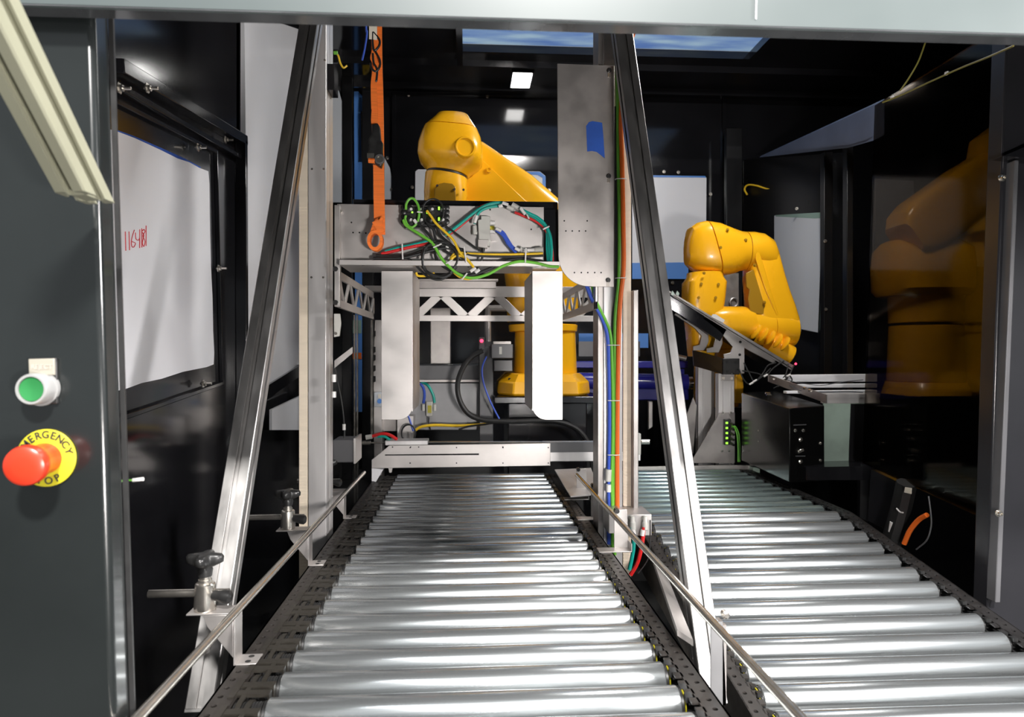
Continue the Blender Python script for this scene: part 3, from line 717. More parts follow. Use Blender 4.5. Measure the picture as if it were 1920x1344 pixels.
# ================================================================== LIFT CARRIAGE
YC = 1.80
lcg = thing('lift_carriage', 'aluminium lifting carriage spanning the two posts with hanging flaps and cut-out arms', 'carriage', P(840, 500, YC))
pm = [(632, 382), (1020, 388), (1020, 489), (632, 487)]
MB().prism(poly(pm, YC), (0, .008, 0)).build('mounting_plate', 'steel', lcg, bevel=.001)
a, b = P(662, 375, 1.86), P(1046, 391, 1.86)
MB().box((a.x, 1.86, P(800, 391, 1.86).z), (b.x, 1.90, P(800, 375, 1.86).z)).build('top_bar', 'shell', lcg, bevel=.002)
MB().box((P(1020, 400, 1.82).x, 1.83, P(1020, 490, 1.82).z), (P(1050, 400, 1.82).x, 1.86, P(1020, 391, 1.82).z)).build('end_bracket', 'shell', lcg)
a, b = P(636, 487, 1.74), P(1050, 497, 1.74)
sh = MB(); sh.box((a.x, 1.74, P(800, 498, 1.74).z), (b.x, 1.90, P(800, 488, 1.74).z)); sh.build('shelf_plate', 'steel', lcg, bevel=.001)
for x in (681, 812, 942): MB().lathe(P(x, 497, 1.745)+V((0, 0, .001)), (0, 0, -1), [(0, .004), (.002, .004)], 12).build('screw', 'plastic', lcg)
# left clamp strip
MB().prism(poly([(627, 384), (637, 384), (637, 575), (627, 575)], 1.78), (0, .02, 0)).build('end_plate', 'steel', lcg, bevel=.001)
mb = MB(); mb.lathe(P(636, 397, YC-.002), (0, -1, 0), [(0, .008), (.006, .008), (.006, .004), (.002, .004)], 6); mb.build('hex_nut', 'satin', lcg)
for x, y in ((659, 417), (662, 436), (674, 436), (686, 437), (919, 393), (996, 430)):
    MB().lathe(P(x, y, YC-.0005), (0, -1, 0), [(0, .0022), (.0006, .0022)], 10).build('drilled_hole', 'hole', lcg)
# flaps
def flap(side):
    Y = 1.80; t = .003
    if side == 'L': x0, x1, xr = 715, 774, 774; sgn = 1
    else: x0, x1, xr = 1055, 998, 998; sgn = -1
    r = []
    cx, cy, rr = (x1-sgn*27, 787-27, 27)
    pix = [(x0, 508), (x1, 508), (x1, cy)]+[(cx+sgn*rr*math.cos(t_), cy+rr*math.sin(t_)) for t_ in [math.pi/2*i/8 for i in range(1, 9)]]+[(x0, 787)]
    f = MB().prism(poly(pix, Y), (0, t, 0)).build('hanging_flap', 'steel', lcg, bevel=.0008)
    xw = P(xr, 600, Y).x; zt = P(800, 508, Y).z; zb2 = P(800, 771, Y).z; dep = .25; rad = .04
    pts = [V((xw, Y+t, zt)), V((xw, Y+dep, zt)), V((xw, Y+dep, zb2+rad))]+[V((xw, Y+dep-rad+rad*math.cos(a_), zb2+rad-rad*math.sin(a_))) for a_ in [math.pi/2*i/6 for i in range(1, 7)]]+[V((xw, Y+t, zb2))]
    MB().prism(pts, (-sgn*t, 0, 0)).build('flap_return', 'steel', f)
flap('L'); flap('R')
# cut-out arms
def truss(par, O, U, W_, L, H0, H1, nb_, bw, th, m='steel', nm='truss_arm'):
    """plate in plane (U along, W up) with triangular windows"""
    U, W_ = V(U).normalized(), V(W_).normalized(); T = U.cross(W_)*th; mb = MB(); O = V(O)
    def q(s, h): return O+U*s+W_*h
    def H(s): return H0+(H1-H0)*s/L
    mb.prism([q(0, 0), q(L, 0), q(L, bw), q(0, bw)], T)
    mb.prism([q(0, H(0)-bw), q(L, H(L)-bw), q(L, H(L)), q(0, H(0))], T)
    mb.prism([q(0, 0), q(bw, 0), q(bw, H(bw)), q(0, H(0))], T); mb.prism([q(L-bw, 0), q(L, 0), q(L, H(L)), q(L-bw, H(L-bw))], T)
    s = 0; step = L/nb_; b2 = bw*(.62 if abs(U.y) > .5 else 1.0)
    for i in range(nb_):
        sa, sb = i*step, (i+1)*step; sm = (sa+sb)/2
        for (xa, ha), (xb, hb) in (((sa, H(sa)-bw*.4), (sm, bw*.4)), ((sm, bw*.4), (sb, H(sb)-bw*.4))):
            mb.prism([p_+T*.12 for p_ in (q(xa-b2, ha), q(xa+b2, ha), q(xb+b2, hb), q(xb-b2, hb))], T*.76)
    return mb.build(nm, m, par, bevel=.0008)
zl = P(637, 577, 1.80).z; zh = P(637, 508, 1.80).z
for xx in (P(637, 500, 1.80).x, ):
    truss(lcg, (xx, 1.80, zl), Y1, Z1, .66, zh-zl, (zh-zl), 4, .021, -.006)
xr_ = P(1116, 500, 1.80).x
truss(lcg, (P(1118, 500, 1.80).x, 1.812, zl), Y1, Z1, .66, zh-zl, zh-zl, 4, .021, .006)
YR = 2.46
a, b = P(716, 602, YR), P(1060, 602, YR)
truss(lcg, (P(725, 602, YR).x, YR, P(800, 602, YR).z), X1, Z1, P(1125, 602, YR).x-P(725, 602, YR).x, P(800, 545, YR).z-P(800, 602, YR).z, P(800, 545, YR).z-P(800, 602, YR).z, 4, .021, -.008)
MB().box((a.x-.06, YR, P(800, 546, YR).z), (b.x+.10, YR+.06, P(800, 536, YR).z)).build('rear_beam', 'steel', lcg, bevel=.001)
MB().prism(poly([(780, 523), (934, 523), (934, 526), (780, 526)], 2.3), (0, .05, 0)).build('rear_channel', 'steel_plate', lcg)
MB().prism(poly([(780, 527), (930, 528), (930, 540), (780, 540)], 2.32), (0, .03, 0)).build('rear_channel', 'steel_plate', lcg)
# right hand cover plate on the post
YV = 1.80
rad = 58; cx_, cy_ = 1047+rad, 537-rad
pix = [(1045, 119), (1152, 123), (1151, 538), (cx_, 537)]+[(cx_-rad*math.sin(t_), cy_+rad*math.cos(t_)) for t_ in [math.pi/2*i/10 for i in range(1, 11)]]
cv = thing('cover_plate', 'tall stainless cover plate with a rounded lower corner and blue tape on it', 'plate', P(1100, 537, YV))
pj = MB().prism(poly(pix, YV), (0, .003, 0)).build('steel_sheet', 'steel_plate', cv, bevel=.0008)
MB().prism(poly([(1099, 236), (1104, 229), (1111, 227), (1118, 228), (1129, 230), (1131, 250), (1134, 297), (1128, 292), (1119, 285), (1110, 283), (1101, 284)], YV-.0006), (0, .0006, 0)).build('masking_tape', 'tape', cv, label='strip of blue masking tape')
for x, y in ((1058, 414), (1101, 414), (1061, 433), (1073, 433), (1086, 433), (1098, 433), (1077, 511), (1090, 511), (1102, 511), (1115, 511), (1127, 511)):
    MB().lathe(P(x, y, YV-.0004), (0, -1, 0), [(0, .0021), (.0005, .0021)], 10).build('drilled_hole', 'hole', cv)
for x, y in ((1142, 132), (1141, 330), (1140, 525)):
    mb = MB(); hex_bolt(mb, P(x, y, YV-.0005), (0, -1, 0), .0045, .006); mb.build('cap_screw', 'plastic', cv)
    MB().box(P(x-2.5, y+12, YV-.002), P(x+2.5, y+4, YV-.0005)).build('slot', 'satin', cv)

# ---- connector block on the carriage plate
ib = thing('connector_block', 'black sensor connector block with round sockets and green lights on the carriage', 'connector block', P(798, 405, YC-.02))
Yb = YC-.03
outl = [(757, 388), (838, 386), (838, 424), (757, 427)]
MB().prism(poly(outl, Yb), (0, .029, 0)).build('block_body', 'plastic', ib, bevel=.004)
for i in range(4):
    for j in range(2):
        x = 768+i*20; y = 393+j*20
        s = MB().lathe(P(x, y, Yb), (0, -1, 0), [(0, .0115), (.004, .0115), (.004, .0095), (.014, .009), (.016, .006)], 16).build('socket', 'plastic', ib)
        MB().lathe(P(x+3, y-1, Yb-.016), (0, -1, 0), [(0, .0035), (.002, .0035)], 8).build('marking_clip', 'white_p', s)
for x, y in ((773, 398), (801, 399), (823, 389), (823, 392), (823, 409), (823, 412)):
    MB().lathe(P(x, y, Yb-.018), (0, -1, 0), [(0, .0026), (.001, .0022)], 10).build('indicator_light', 'led_green', ib)
for x in (757, 838):
    for y in (390, 398, 407, 416): MB().lathe(P(x, y, Yb+.004), (0, -1, 0), [(0, .007), (.006, .007), (.007, .005)], 14).build('edge_socket', 'plastic', ib)
# ---- pneumatic valve
vv = thing('pneumatic_valve', 'beige pneumatic valve with white fittings and a brass nipple on the carriage plate', 'valve', P(905, 440, YC-.02))
Yv = YC-.028
MB().prism(poly([(902, 404), (919, 405), (919, 461), (898, 461), (896, 412), (902, 411)], Yv), (0, .027, 0)).build('valve_body', 'grey_p', vv, bevel=.0015)
MB().prism(poly([(896, 448), (916, 449), (914, 465), (896, 463)], Yv-.004), (0, .02, 0)).build('solenoid', 'steel_plate', vv, bevel=.001)
MB().prism(poly([(919, 412), (931, 412), (932, 450), (919, 452)], Yv+.02), (0, .006, 0)).build('mounting_bracket', 'steel', vv)
for y in (418, 434): MB().lathe(P(918, y, Yv+.01), (1, 0, 0), [(0, .0055), (.014, .0055)], 14).build('white_fitting', 'white_p', vv)
MB().lathe(P(918, 427, Yv+.008), (1, 0, 0), [(0, .005), (.012, .005)], 14).build('brass_nipple', 'ring', vv)
MB().lathe(P(890, 437, Yv+.008), (0, 0, 1), [(-.004, .006), (.018, .006)], 14).build('elbow_fitting', 'grey_p', vv)
MB().lathe(P(895, 436, Yv+.008), (-1, 0, 0), [(0, .005), (.010, .005)], 14).build('elbow_fitting', 'grey_p', vv)
MB().lathe(P(906, 463, Yv+.008), (0, 0, -1), [(0, .0045), (.010, .0045), (.012, .003)], 12).build('plug', 'plastic', vv)
# ---- push-in connectors
pc_ = thing('hose_connector', 'pair of grey push-in tube connectors above the valve', 'connector', P(965, 390, Yv))
MB().tube(pl([(951, 387), (963, 393)], Yv-.008), .0058, 12).build('coupling', 'grey_p', pc_)
MB().tube(pl([(960, 383), (974, 391)], Yv-.012), .0062, 12).build('coupling', 'grey_p', pc_)
pc2 = thing('hose_connector', 'grey branching tube connector at the right end of the blue hoses', 'connector', P(985, 470, Yv))
MB().tube(pl([(975, 466), (990, 476)], Yv-.006), .0068, 12).build('coupling', 'grey_p', pc2)
MB().tube(pl([(988, 469), (1002, 469)], Yv-.004), .0050, 12).build('coupling', 'white_p', pc2)
MB().lathe(P(1002, 469, Yv-.004), (1, .0, .05), [(0, .006), (.004, .0075), (.022, .0085), (.023, .007)], 16).build('coupling', 'grey_p', pc2)
# ---- cables on the carriage
Yk = YC-.05
G = 'air hoses and leads on the carriage'
cable('lead', pl([(761, 393), (762, 382), (768, 373), (776, 373), (784, 385), (786, 400), (783, 415), (775, 425), (766, 424), (760, 412), (761, 404)], Yb-.02), .0032, 'green_cable', 'green lead looped in an upright ring over the connector block')
cable('lead', pl([(756, 412), (762, 423), (785, 438), (810, 455), (825, 480), (840, 498), (860, 514), (885, 521), (915, 514), (945, 498), (975, 490), (1005, 493), (1030, 499), (1048, 500)], Yk-.01), .0038, 'green_cable', 'long green lead sagging from the connector block across the shelf')
cable('lead', pl([(800, 395), (808, 405), (817, 418), (835, 435), (850, 450), (862, 473), (875, 485), (885, 497), (890, 504)], Yk-.012), .0032, 'yellow_cable', 'yellow lead slanting down from the connector block')
cable('lead', pl([(845, 485), (852, 476), (865, 474), (885, 476), (920, 477), (960, 477), (1000, 476), (1018, 475)], Yk), .0034, 'yellow_cable', 'yellow lead running level to the right under the valve')
cable('lead', pl([(843, 490), (852, 481), (866, 480), (880, 490), (888, 502)], Yk-.005), .0034, 'yellow_cable', 'short bent yellow lead at the middle of the coil')
cable('lead', pl([(780, 511), (784, 517), (800, 517), (815, 512)], YC-.02), .003, 'yellow_cable', 'yellow lead end under the shelf left of the coil')
cable('lead', pl([(845, 505), (860, 518), (875, 523), (885, 522)], Yk+.004), .003, 'yellow_cable', 'yellow lead under the lowest bend of the green lead')
def spiral(cx, cy, rx, ry, turns, Y, r, a0=0, k=3):
    pts = []
    for i in range(int(turns*14)+1):
        t = a0+2*math.pi*i/14; f = 1+.05*math.sin(i*1.7)
        pts.append(P(cx+rx*f*math.cos(t), cy+ry*f*math.sin(t), Y-.0009*i % .01))
    return pts
cable('cable_coil', spiral(824, 486, 33, 33, 3.2, Yk, 0), .0034, 'rubber', 'black cable wound in a round coil in front of the shelf', cat='cable', k=2)
cable('lead', [P(812+20*math.cos(t), 397+24*math.sin(t), Yb-.024) for t in [i*.45 for i in range(15)]], .0022, 'rubber', 'thin black ring of cable standing over the connector block')
for i, (lab, pts_, rr) in enumerate((
    ('black cable dropping from the connector block, leftmost of three', [(780, 415), (795, 430), (808, 445), (815, 465), (820, 490), (850, 512)], .0034),
    ('black cable dropping from the connector block, middle of three', [(800, 418), (812, 430), (818, 450), (835, 470), (850, 480), (880, 500)], .0034),
    ('black cable dropping from the connector block, rightmost of three', [(818, 420), (825, 440), (845, 458), (862, 472), (873, 480)], .0036),
    ('black lead slanting from the connector block to the foot of the valve', [(828, 418), (850, 434), (875, 452), (897, 468), (903, 472)], .0024),
    ('black lead hanging from the foot of the valve into the coil', [(906, 468), (905, 480), (900, 495), (888, 508), (860, 514), (840, 500)], .0032),
    ('black bundle lead entering from the left edge of the shelf, upper one', [(705, 479), (740, 480), (765, 479), (790, 471), (815, 464)], .0042),
    ('black bundle lead entering from the left edge of the shelf, lower one', [(700, 484), (740, 484), (762, 482), (790, 475), (830, 465), (870, 468)], .0040),
    ('black lead falling in a loop below the left end of the bundle', [(762, 482), (775, 492), (790, 508), (805, 520), (825, 524), (845, 515)], .0030),
    ('black lead following above the green lead over the shelf', [(850, 510), (880, 516), (915, 505), (945, 490), (975, 485), (1005, 489), (1040, 495)], .0042),
    ('black lead running level under the yellow one', [(868, 470), (885, 478), (940, 481), (1000, 480), (1018, 479)], .0034))):
    cable('lead', pl(pts_, Yk+.004*(i % 3)), rr, 'rubber', lab)
cable('air_hose', pl([(722, 472), (745, 465), (775, 459), (806, 451)], Yk+.012), .0042, 'teal', 'teal air hose entering low on the left of the carriage plate', cat='hose')
cable('air_hose', pl([(835, 441), (860, 422), (885, 402), (905, 388), (925, 381), (942, 380)], Yk+.012), .0042, 'teal', 'teal air hose rising in a curve to the connectors above the valve', cat='hose')
cable('air_hose', pl([(890, 420), (892, 408), (902, 395), (920, 388), (940, 386)], Yk+.004), .0036, 'teal', 'shorter teal air hose from the valve elbow up to the connectors', cat='hose')
cable('air_hose', pl([(715, 476), (745, 469), (775, 462), (806, 456)], Yk+.010), .0042, 'red_hose', 'red air hose beside the low teal one', cat='hose')
cable('air_hose', pl([(838, 443), (862, 425), (890, 400), (900, 388), (920, 381)], Yk+.018), .0030, 'red_hose', 'dark red air hose under the rising teal hose', cat='hose')
cable('air_hose', pl([(965, 398), (985, 406), (1005, 415), (1020, 427), (1030, 445), (1035, 470), (1036, 490)], Yk+.010), .0036, 'red_hose', 'red air hose falling in a bend at the right end of the plate', cat='hose')
for lab, off in (('teal air hose bending down at the right end of the plate, outer one', 0), ('teal air hose bending down at the right end of the plate, middle one', 5), ('teal air hose bending down at the right end of the plate, inner one', 10)):
    cable('air_hose', pl([(976, 392+off*.3), (990, 399+off*.4), (1008, 408+off*.7), (1022, 421+off*.6), (1031-off*.5, 440), (1034-off*.8, 465), (1033-off*.5, 490)], Yk+.006*(off/5)), .0040, 'teal', lab, cat='hose')
for lab, off in (('blue air hose curving down from the valve, upper one', 0), ('blue air hose curving down from the valve, lower one', 6)):
    cable('air_hose', pl([(930, 428+off*.5), (943, 436+off*.8), (952, 450+off), (960, 462+off*.6), (968, 468+off)], Yk+.004), .0042, 'blue_cable', lab, cat='hose')
tg = MB(); tag_g = thing('cable_ties', 'white cable ties and marker sleeves holding the leads on the carriage', 'cable tie', P(860, 470, Yk))
for x0, y0, x1, y1 in ((812, 464, 828, 457), (836, 494, 848, 487), (866, 524, 876, 512), (754, 457, 755, 486), (870, 462, 874, 492), (986, 465, 985, 492), (782, 397, 792, 398), (988, 402, 992, 410), (1018, 430, 1030, 424), (836, 462, 841, 464)):
    MB().tube(pl([(x0, y0), (x1, y1)], Yk-.018), .0019, 8).build('cable_tie', 'white_p', tag_g)
for x0, y0, x1, y1 in ((882, 509, 892, 502), (891, 511, 899, 505), (890, 418, 894, 404), (942, 380, 953, 384), (935, 387, 942, 385), (976, 390, 985, 402), (930, 428, 940, 433), (966, 465, 975, 470), (776, 412, 781, 418)):
    MB().tube(pl([(x0, y0), (x1, y1)], Yk-.012), .0042, 8).build('marker_sleeve', 'white_p', tag_g)

# ---- vertical bundle on the right post
YW = 1.862
cable('cable', pl([(1157, 130), (1158, 190), (1159, 300), (1161, 400), (1160, 520), (1153, 600), (1153, 700), (1153, 800), (1150, 900), (1150, 960), (1151, 1010), (1153, 1040)], YW), .0046, 'green_cable', 'green cable running full height down the right post')
cable('cable', pl([(1110, 535), (1118, 565), (1135, 600), (1145, 630), (1148, 700), (1149, 800), (1147, 900), (1148, 960), (1148, 1040)], YW-.006), .0042, 'green_cable', 'green cable joining the bundle from under the cover plate')
cable('cable', pl([(1188, 60), (1172, 110), (1164, 220), (1166, 300), (1168, 400), (1169, 500), (1163, 560), (1160, 620), (1158, 720), (1157, 830), (1157, 920), (1158, 1030)], YW-.002), .0066, 'orange_cable', 'thick orange cable running down the right post')
cable('cable', pl([(1100, 535), (1112, 565), (1128, 595), (1139, 630), (1142, 700), (1143, 800), (1142, 880), (1142, 960), (1142, 1020)], YW-.002), .0055, 'blue_cable', 'blue cable joining the bundle from under the cover plate')
cable('cable', pl([(1153, 200), (1155, 320), (1156, 520), (1150, 600), (1150.5, 700), (1151, 830), (1152, 900), (1153, 1030)], YW+.004), .0040, 'rubber', 'black cable between the green ones on the right post')
tt = thing('cable_ties', 'white cable ties around the vertical bundle on the right post', 'cable tie', P(1155, 650, YW))
for y, x0, x1 in ((335, 1156, 1174), (521, 1156, 1174), (647, 1141, 1161), (751, 1141, 1161), (853, 1141, 1161)):
    a, b = P(x0, y, YW-.010), P(x1, y, YW-.010)
    MB().tube([a+V((0, .016, 0)), a, b, b+V((0, .016, 0))], .0014, 6, 3).build('cable_tie', 'white_p', tt)
cf = thing('hose_connector', 'white push-in joint on the blue hose low on the right post', 'connector', P(1140, 895, YW-.01))
MB().tube(pl([(1141, 880), (1140, 902)], YW-.010), .0085, 14).build('coupling', 'grey_p', cf)
MB().tube(pl([(1141, 908), (1141, 922)], YW-.010), .0068, 14).build('marker_sleeve', 'white_p', cf)

# ---- orange ratchet strap
YS = 1.74
st = thing('ratchet_strap', 'orange ratchet strap hanging from above with a rolled loop at its lower end', 'strap', P(708, 470, YS))
wv = V((.0115, 0, 0))
MB().ribbon(pl([(706, -500), (706, 40), (709, 200), (710, 300), (711, 380), (712, 440)], YS), V((.0135, 0, 0)), .001).build('webbing', 'orange', st)
MB().ribbon(pl([(703, 205), (702, 225), (703, 240), (704, 262)], YS-.006), V((.008, 0, 0)), .001).build('webbing', 'orange', st)
MB().ribbon(pl([(702, 72), (706, 84), (704, 92), (700, 110), (706, 122), (704, 134), (701, 160), (702, 205)], YS-.010), V((.0075, 0, 0)), .001).build('webbing', 'orange', st)
MB().prism(poly([(692, 40), (707, 40), (707, 75), (692, 73)], YS-.016), (0, .001, 0)).build('care_label', 'cream', st, label='white printed label')
for pts_ in ([(700, 60), (711, 74), (711, 86), (702, 95), (699, 80), (699, 60)], [(703, 95), (712, 112), (712, 125), (705, 134), (697, 128), (695, 118)], [(699, 100), (701, 118), (707, 130), (706, 150), (704, 152)]):
    MB().tube(pl(pts_, YS-.014), .0026, 8).build('hook', 'plastic', st)
# ratchet
rt = MB(); rt.prism(poly([(697, 232), (708, 230), (712, 238), (714, 262), (718, 268), (717, 282), (719, 300), (714, 314), (703, 306), (690, 303), (689, 290), (692, 272), (690, 262), (697, 250)], YS-.028), (0, .02, 0))
rt.build('ratchet_body', 'plastic', st, bevel=.003)
MB().lathe(P(712, 299, YS-.028), (0, -1, 0), [(0, .0125), (.006, .0125), (.008, .010), (.008, .004)], 20).build('ratchet_wheel', 'grey_box', st)
MB().lathe(P(712, 299, YS-.036), (0, -1, 0), [(0, .0085), (.0012, .0085), (.0012, .0065), (.0004, .0065)], 18).build('wheel_rim', 'satin', st)
MB().box(P(688, 296, YS-.034), P(702, 289, YS-.026)).build('release_bar', 'satin', st)
MB().tube(pl([(691, 301), (703, 302)], YS-.03), .006, 12).build('webbing', 'orange', st)
# rolled end loop
mb = MB(); loop = [P(707+a_*math.cos(t), 452+b_*math.sin(t), YS-.012) for t, a_, b_ in [(2*math.pi*i/16, 14, 17) for i in range(17)]]
rs = []
for i, t in enumerate([2*math.pi*i/36 for i in range(37)]):
    q = P(706+14.5*math.cos(t), 454+19*math.sin(t), YS); qi = P(706+9*math.cos(t), 454+12.5*math.sin(t), YS)
    rs.append([q+V((0, -.030, 0)), q+V((0, -.004, 0)), qi+V((0, -.004, 0)), qi+V((0, -.030, 0))])
mb.rings(rs, cap=False).build('rolled_loop', 'orange', st)
MB().ribbon(pl([(698, 438), (702, 425), (707, 412), (713, 408), (712, 420), (716, 437)], YS-.020), V((.007, 0, .003)), .0015).build('knot', 'orange', st)
MB().ribbon(pl([(716, 436), (709, 424), (703, 414)], YS-.026), V((.007, 0, .004)), .0015).build('knot', 'orange', st)

# ================================================================== CROSS PUSHER AT THE END OF THE CONVEYOR
YU = 2.60
pu = thing('pusher_unit', 'stainless pusher bar lying across the far end of the central conveyor', 'pusher', P(860, 880, YU))
MB().prism(poly([(697, 862), (730, 835), (1032, 831), (1032, 873), (697, 878)], YU), (0, .004, 0)).build('pusher_plate', 'steel', pu, bevel=.001)
MB().prism(poly([(722, 852), (898, 850), (898, 853), (722, 854)], YU-.001), (0, .001, 0)).build('slot', 'hole', pu)
MB().prism([P(697, 862, YU), P(697, 906, YU), P(702, 908, YU-.02), P(722, 875, YU+.03), P(722, 862, YU+.03)], (0, .004, 0)).build('bent_flange', 'sheet', pu)
MB().prism(poly([(728, 876), (736, 876), (734, 886), (730, 886)], YU+.01), (0, .02, 0)).build('foot', 'steel', pu)
a, b = P(1018, 829, YU+.03), P(1200, 863, YU+.03)
MB().box((a.x, YU+.02, b.z), (b.x, YU+.07, a.z)).build('linear_axis', 'alu', pu, bevel=.002)
MB().box((a.x, YU+.018, P(0, 859, YU).z), (b.x-.03, YU+.022, P(0, 839, YU).z)).build('axis_slot', 'grey_box', pu)
MB().box((P(1190, 0, YU).x, YU+.0, P(0, 864, YU).z), (P(1202, 0, YU).x, YU+.09, P(0, 822, YU).z)).build('end_block', 'grey_p', pu, bevel=.002)
MB().cyl(P(1202, 828, YU+.04), P(1217, 828, YU+.04), .010, n=16).build('shaft', 'satin', pu)
MB().cyl(P(720, 829, YU+.03), P(1195, 829, YU+.03), .004, n=10).build('guide_shaft', 'satin', pu)
a, b = P(723, 825, YU+.01), P(803, 833, YU+.01)
MB().box((a.x, YU-.01, b.z), (b.x, YU+.06, a.z)).build('carriage_block', 'alu', pu, bevel=.002)
MB().cyl(P(668, 830, YU+.03), P(725, 830, YU+.03), .003, n=10).build('piston_rod', 'satin', pu)
MB().cyl(P(679, 830, YU+.03), P(695, 830, YU+.03), .008, n=14).build('coupling', 'satin', pu)
for x in (736, 785, 770-0, 943): MB().lathe(P(x, 838, YU-.001), (0, -1, 0), [(0, .0025), (.0008, .0025)], 8).build('screw', 'hole', pu)
for x in (769, 856, 943, 1028):
    for y in (839, 868): MB().lathe(P(x, y, YU-.0005), (0, -1, 0), [(0, .0026), (.0006, .0026)], 8).build('drilled_hole', 'hole', pu)
sb = thing('sensor_box', 'square grey steel box with a cable beside the left end of the pusher bar', 'box', P(647, 845, 2.2))
a, b = P(624, 825, 2.15), P(664, 867, 2.15)
MB().box((a.x, 2.15, b.z), (b.x, 2.25, a.z)).build('box_body', 'grey_box', sb, bevel=.003)
MB().box((b.x, 2.14, b.z-.002), (b.x+.006, 2.26, a.z+.006)).build('side_plate', 'steel', sb)
cable('cable', pl([(646, 825), (645, 790), (640, 750), (632, 710), (628, 690)], 2.2), .0025, 'rubber', 'thin black cable rising from the square grey box beside the left post')
MB().tube(pl([(645, 795), (645, 806)], 2.195), .005, 8).build('marker_sleeve', 'white_p', sb)
cable('air_hose', pl([(697, 818), (715, 813), (730, 815), (745, 824)], YU+.01), .006, 'red_hose', 'red air hose bowing over the left end of the pusher bar', cat='hose')
cable('air_hose', pl([(708, 819), (720, 818), (732, 825)], YU+.02), .005, 'teal', 'short teal air hose beneath the red one at the pusher bar', cat='hose')
MB().tube(pl([(686, 820), (698, 818)], YU+.01), .009, 10).build('hose_fitting', 'grey_p', pu)
# angled chute to the right of the conveyor end
MB().prism([P(1040, 880, 2.55), P(1108, 877, 2.55), P(1126, 925, 2.20), P(1070, 930, 2.15)], (0, 0, -.004)).build('chute', 'steel', None)
tag(bpy.data.objects['chute'], 'bent stainless sheet between the far end of the conveyor and the right post', 'chute')

# ================================================================== BACKGROUND BETWEEN THE FLAPS
bx = thing('rear_machine_frame', 'grey machine base with a steel front sheet behind the hanging flaps', 'machine', P(830, 800, 3.2))
MB().prism(poly([(737, 718), (899, 718), (899, 806), (737, 806)], 3.1), (0, .4, 0)).build('front_sheet', 'sheet', bx, bevel=.002)
MB().prism(poly([(770, 685), (905, 685), (905, 717), (770, 717)], 3.12), (0, .4, 0)).build('upper_rail', 'grey_box', bx, bevel=.002)
MB().prism(poly([(760, 712), (905, 712), (905, 716), (760, 716)], 3.08), (0, .02, 0)).build('edge_strip', 'steel_plate', bx)
MB().prism(poly([(807, 577), (845, 577), (845, 683), (807, 683)], 3.2), (0, .08, 0)).build('machine_post', 'steel_plate', bx, bevel=.003)
MB().prism(poly([(780, 682), (930, 682), (930, 687), (780, 687)], 3.15), (0, .2, 0)).build('table_edge', 'shell', bx)
MB().prism(poly([(899, 650), (925, 650), (925, 860), (899, 860)], 3.0), (0, .06, 0)).build('machine_post', 'grey_box', bx, bevel=.003)
MB().prism(poly([(705, 765), (744, 765), (744, 808), (705, 808)], 3.05), (0, .2, 0)).build('side_sheet', 'steel_plate', bx)
MB().prism(poly([(745, 780), (775, 780), (775, 830), (745, 830)], 3.0), (0, .1, 0)).build('side_sheet', 'steel', bx)
cx = MB().tube(pl([(915, 640), (915, 582), (920, 578), (950, 578)], 3.0), .014, 10, 3).build('bent_pipe', 'steel_plate', bx)
mt = thing('motor_box', 'dark grey motor box with a red light at the left of the robot column', 'motor', P(945, 690, 3.0))
MB().prism(poly([(921, 645), (962, 645), (962, 672), (921, 672)], 2.95), (0, .15, 0)).build('housing', 'grey_box', mt, bevel=.004)
MB().prism(poly([(925, 640), (958, 640), (958, 645), (925, 645)], 2.96), (0, .1, 0)).build('lid', 'steel_plate', mt)
MB().prism(poly([(925, 674), (962, 674), (962, 697), (925, 697)], 2.97), (0, .12, 0)).build('lower_housing', 'shell_right', mt, bevel=.004)
MB().prism(poly([(936, 650), (941, 650), (941, 664), (936, 664)], 2.948), (0, .002, 0)).build('rating_label', 'grey_p', mt)
MB().prism(poly([(898, 632), (908, 632), (908, 656), (898, 656)], 2.96), (0, .05, 0)).build('sensor_body', 'grey_box', mt, bevel=.002)
MB().lathe(P(903, 639, 2.955), (0, -1, 0), [(0, .0075), (.003, .006), (.005, .002)], 12).build('indicator_light', 'led_red', mt)
cable('power_hose', pl([(905, 657), (885, 668), (868, 690), (858, 720), (862, 750), (878, 775), (905, 787), (950, 790), (1000, 789), (1040, 790), (1075, 800), (1098, 822), (1110, 860), (1112, 1000)], 2.85), .0105, 'rubber', 'thick black hose bowing left in a wide arc in front of the robot base', cat='hose')
cable('air_hose', pl([(912, 668), (904, 690), (906, 715), (916, 745), (928, 770), (936, 785)], 2.82), .0035, 'blue_cable', 'thin blue hose hanging inside the arc of the black hose', cat='hose')
cable('cable', pl([(778, 807), (790, 800), (815, 797), (860, 798), (900, 796), (920, 792)], 3.0), .006, 'yellow_cable', 'yellow cable lying along the foot of the rear steel sheet')
cable('cable', pl([(860, 805), (880, 799), (905, 796), (930, 792)], 2.98), .004, 'rubber', 'thin black cable over the end of the low yellow cable')
cable('air_hose', pl([(788, 718), (794, 728), (796, 742), (794, 756)], 3.092), .006, 'blue_cable', 'short blue hose feeding the rear valve', cat='hose')
cable('air_hose', pl([(790, 716), (802, 722), (812, 740), (815, 755)], 3.092), .006, 'teal', 'short teal hose feeding the rear valve', cat='hose')
rv = thing('pneumatic_valve', 'small grey valve with a yellow label on the rear steel sheet', 'valve', P(805, 765, 3.06))
MB().prism(poly([(799, 753), (811, 753), (811, 780), (799, 780)], 3.06), (0, .035, 0)).build('valve_body', 'grey_p', rv, bevel=.002)
MB().prism(poly([(802, 760), (809, 760), (809, 774), (802, 774)], 3.057), (0, .003, 0)).build('yellow_label', 'ring', rv)
for x in (794, 815): MB().cyl(P(x, 758, 3.07), P(x, 770, 3.07), .007, n=10).build('elbow_fitting', 'grey_p', rv)
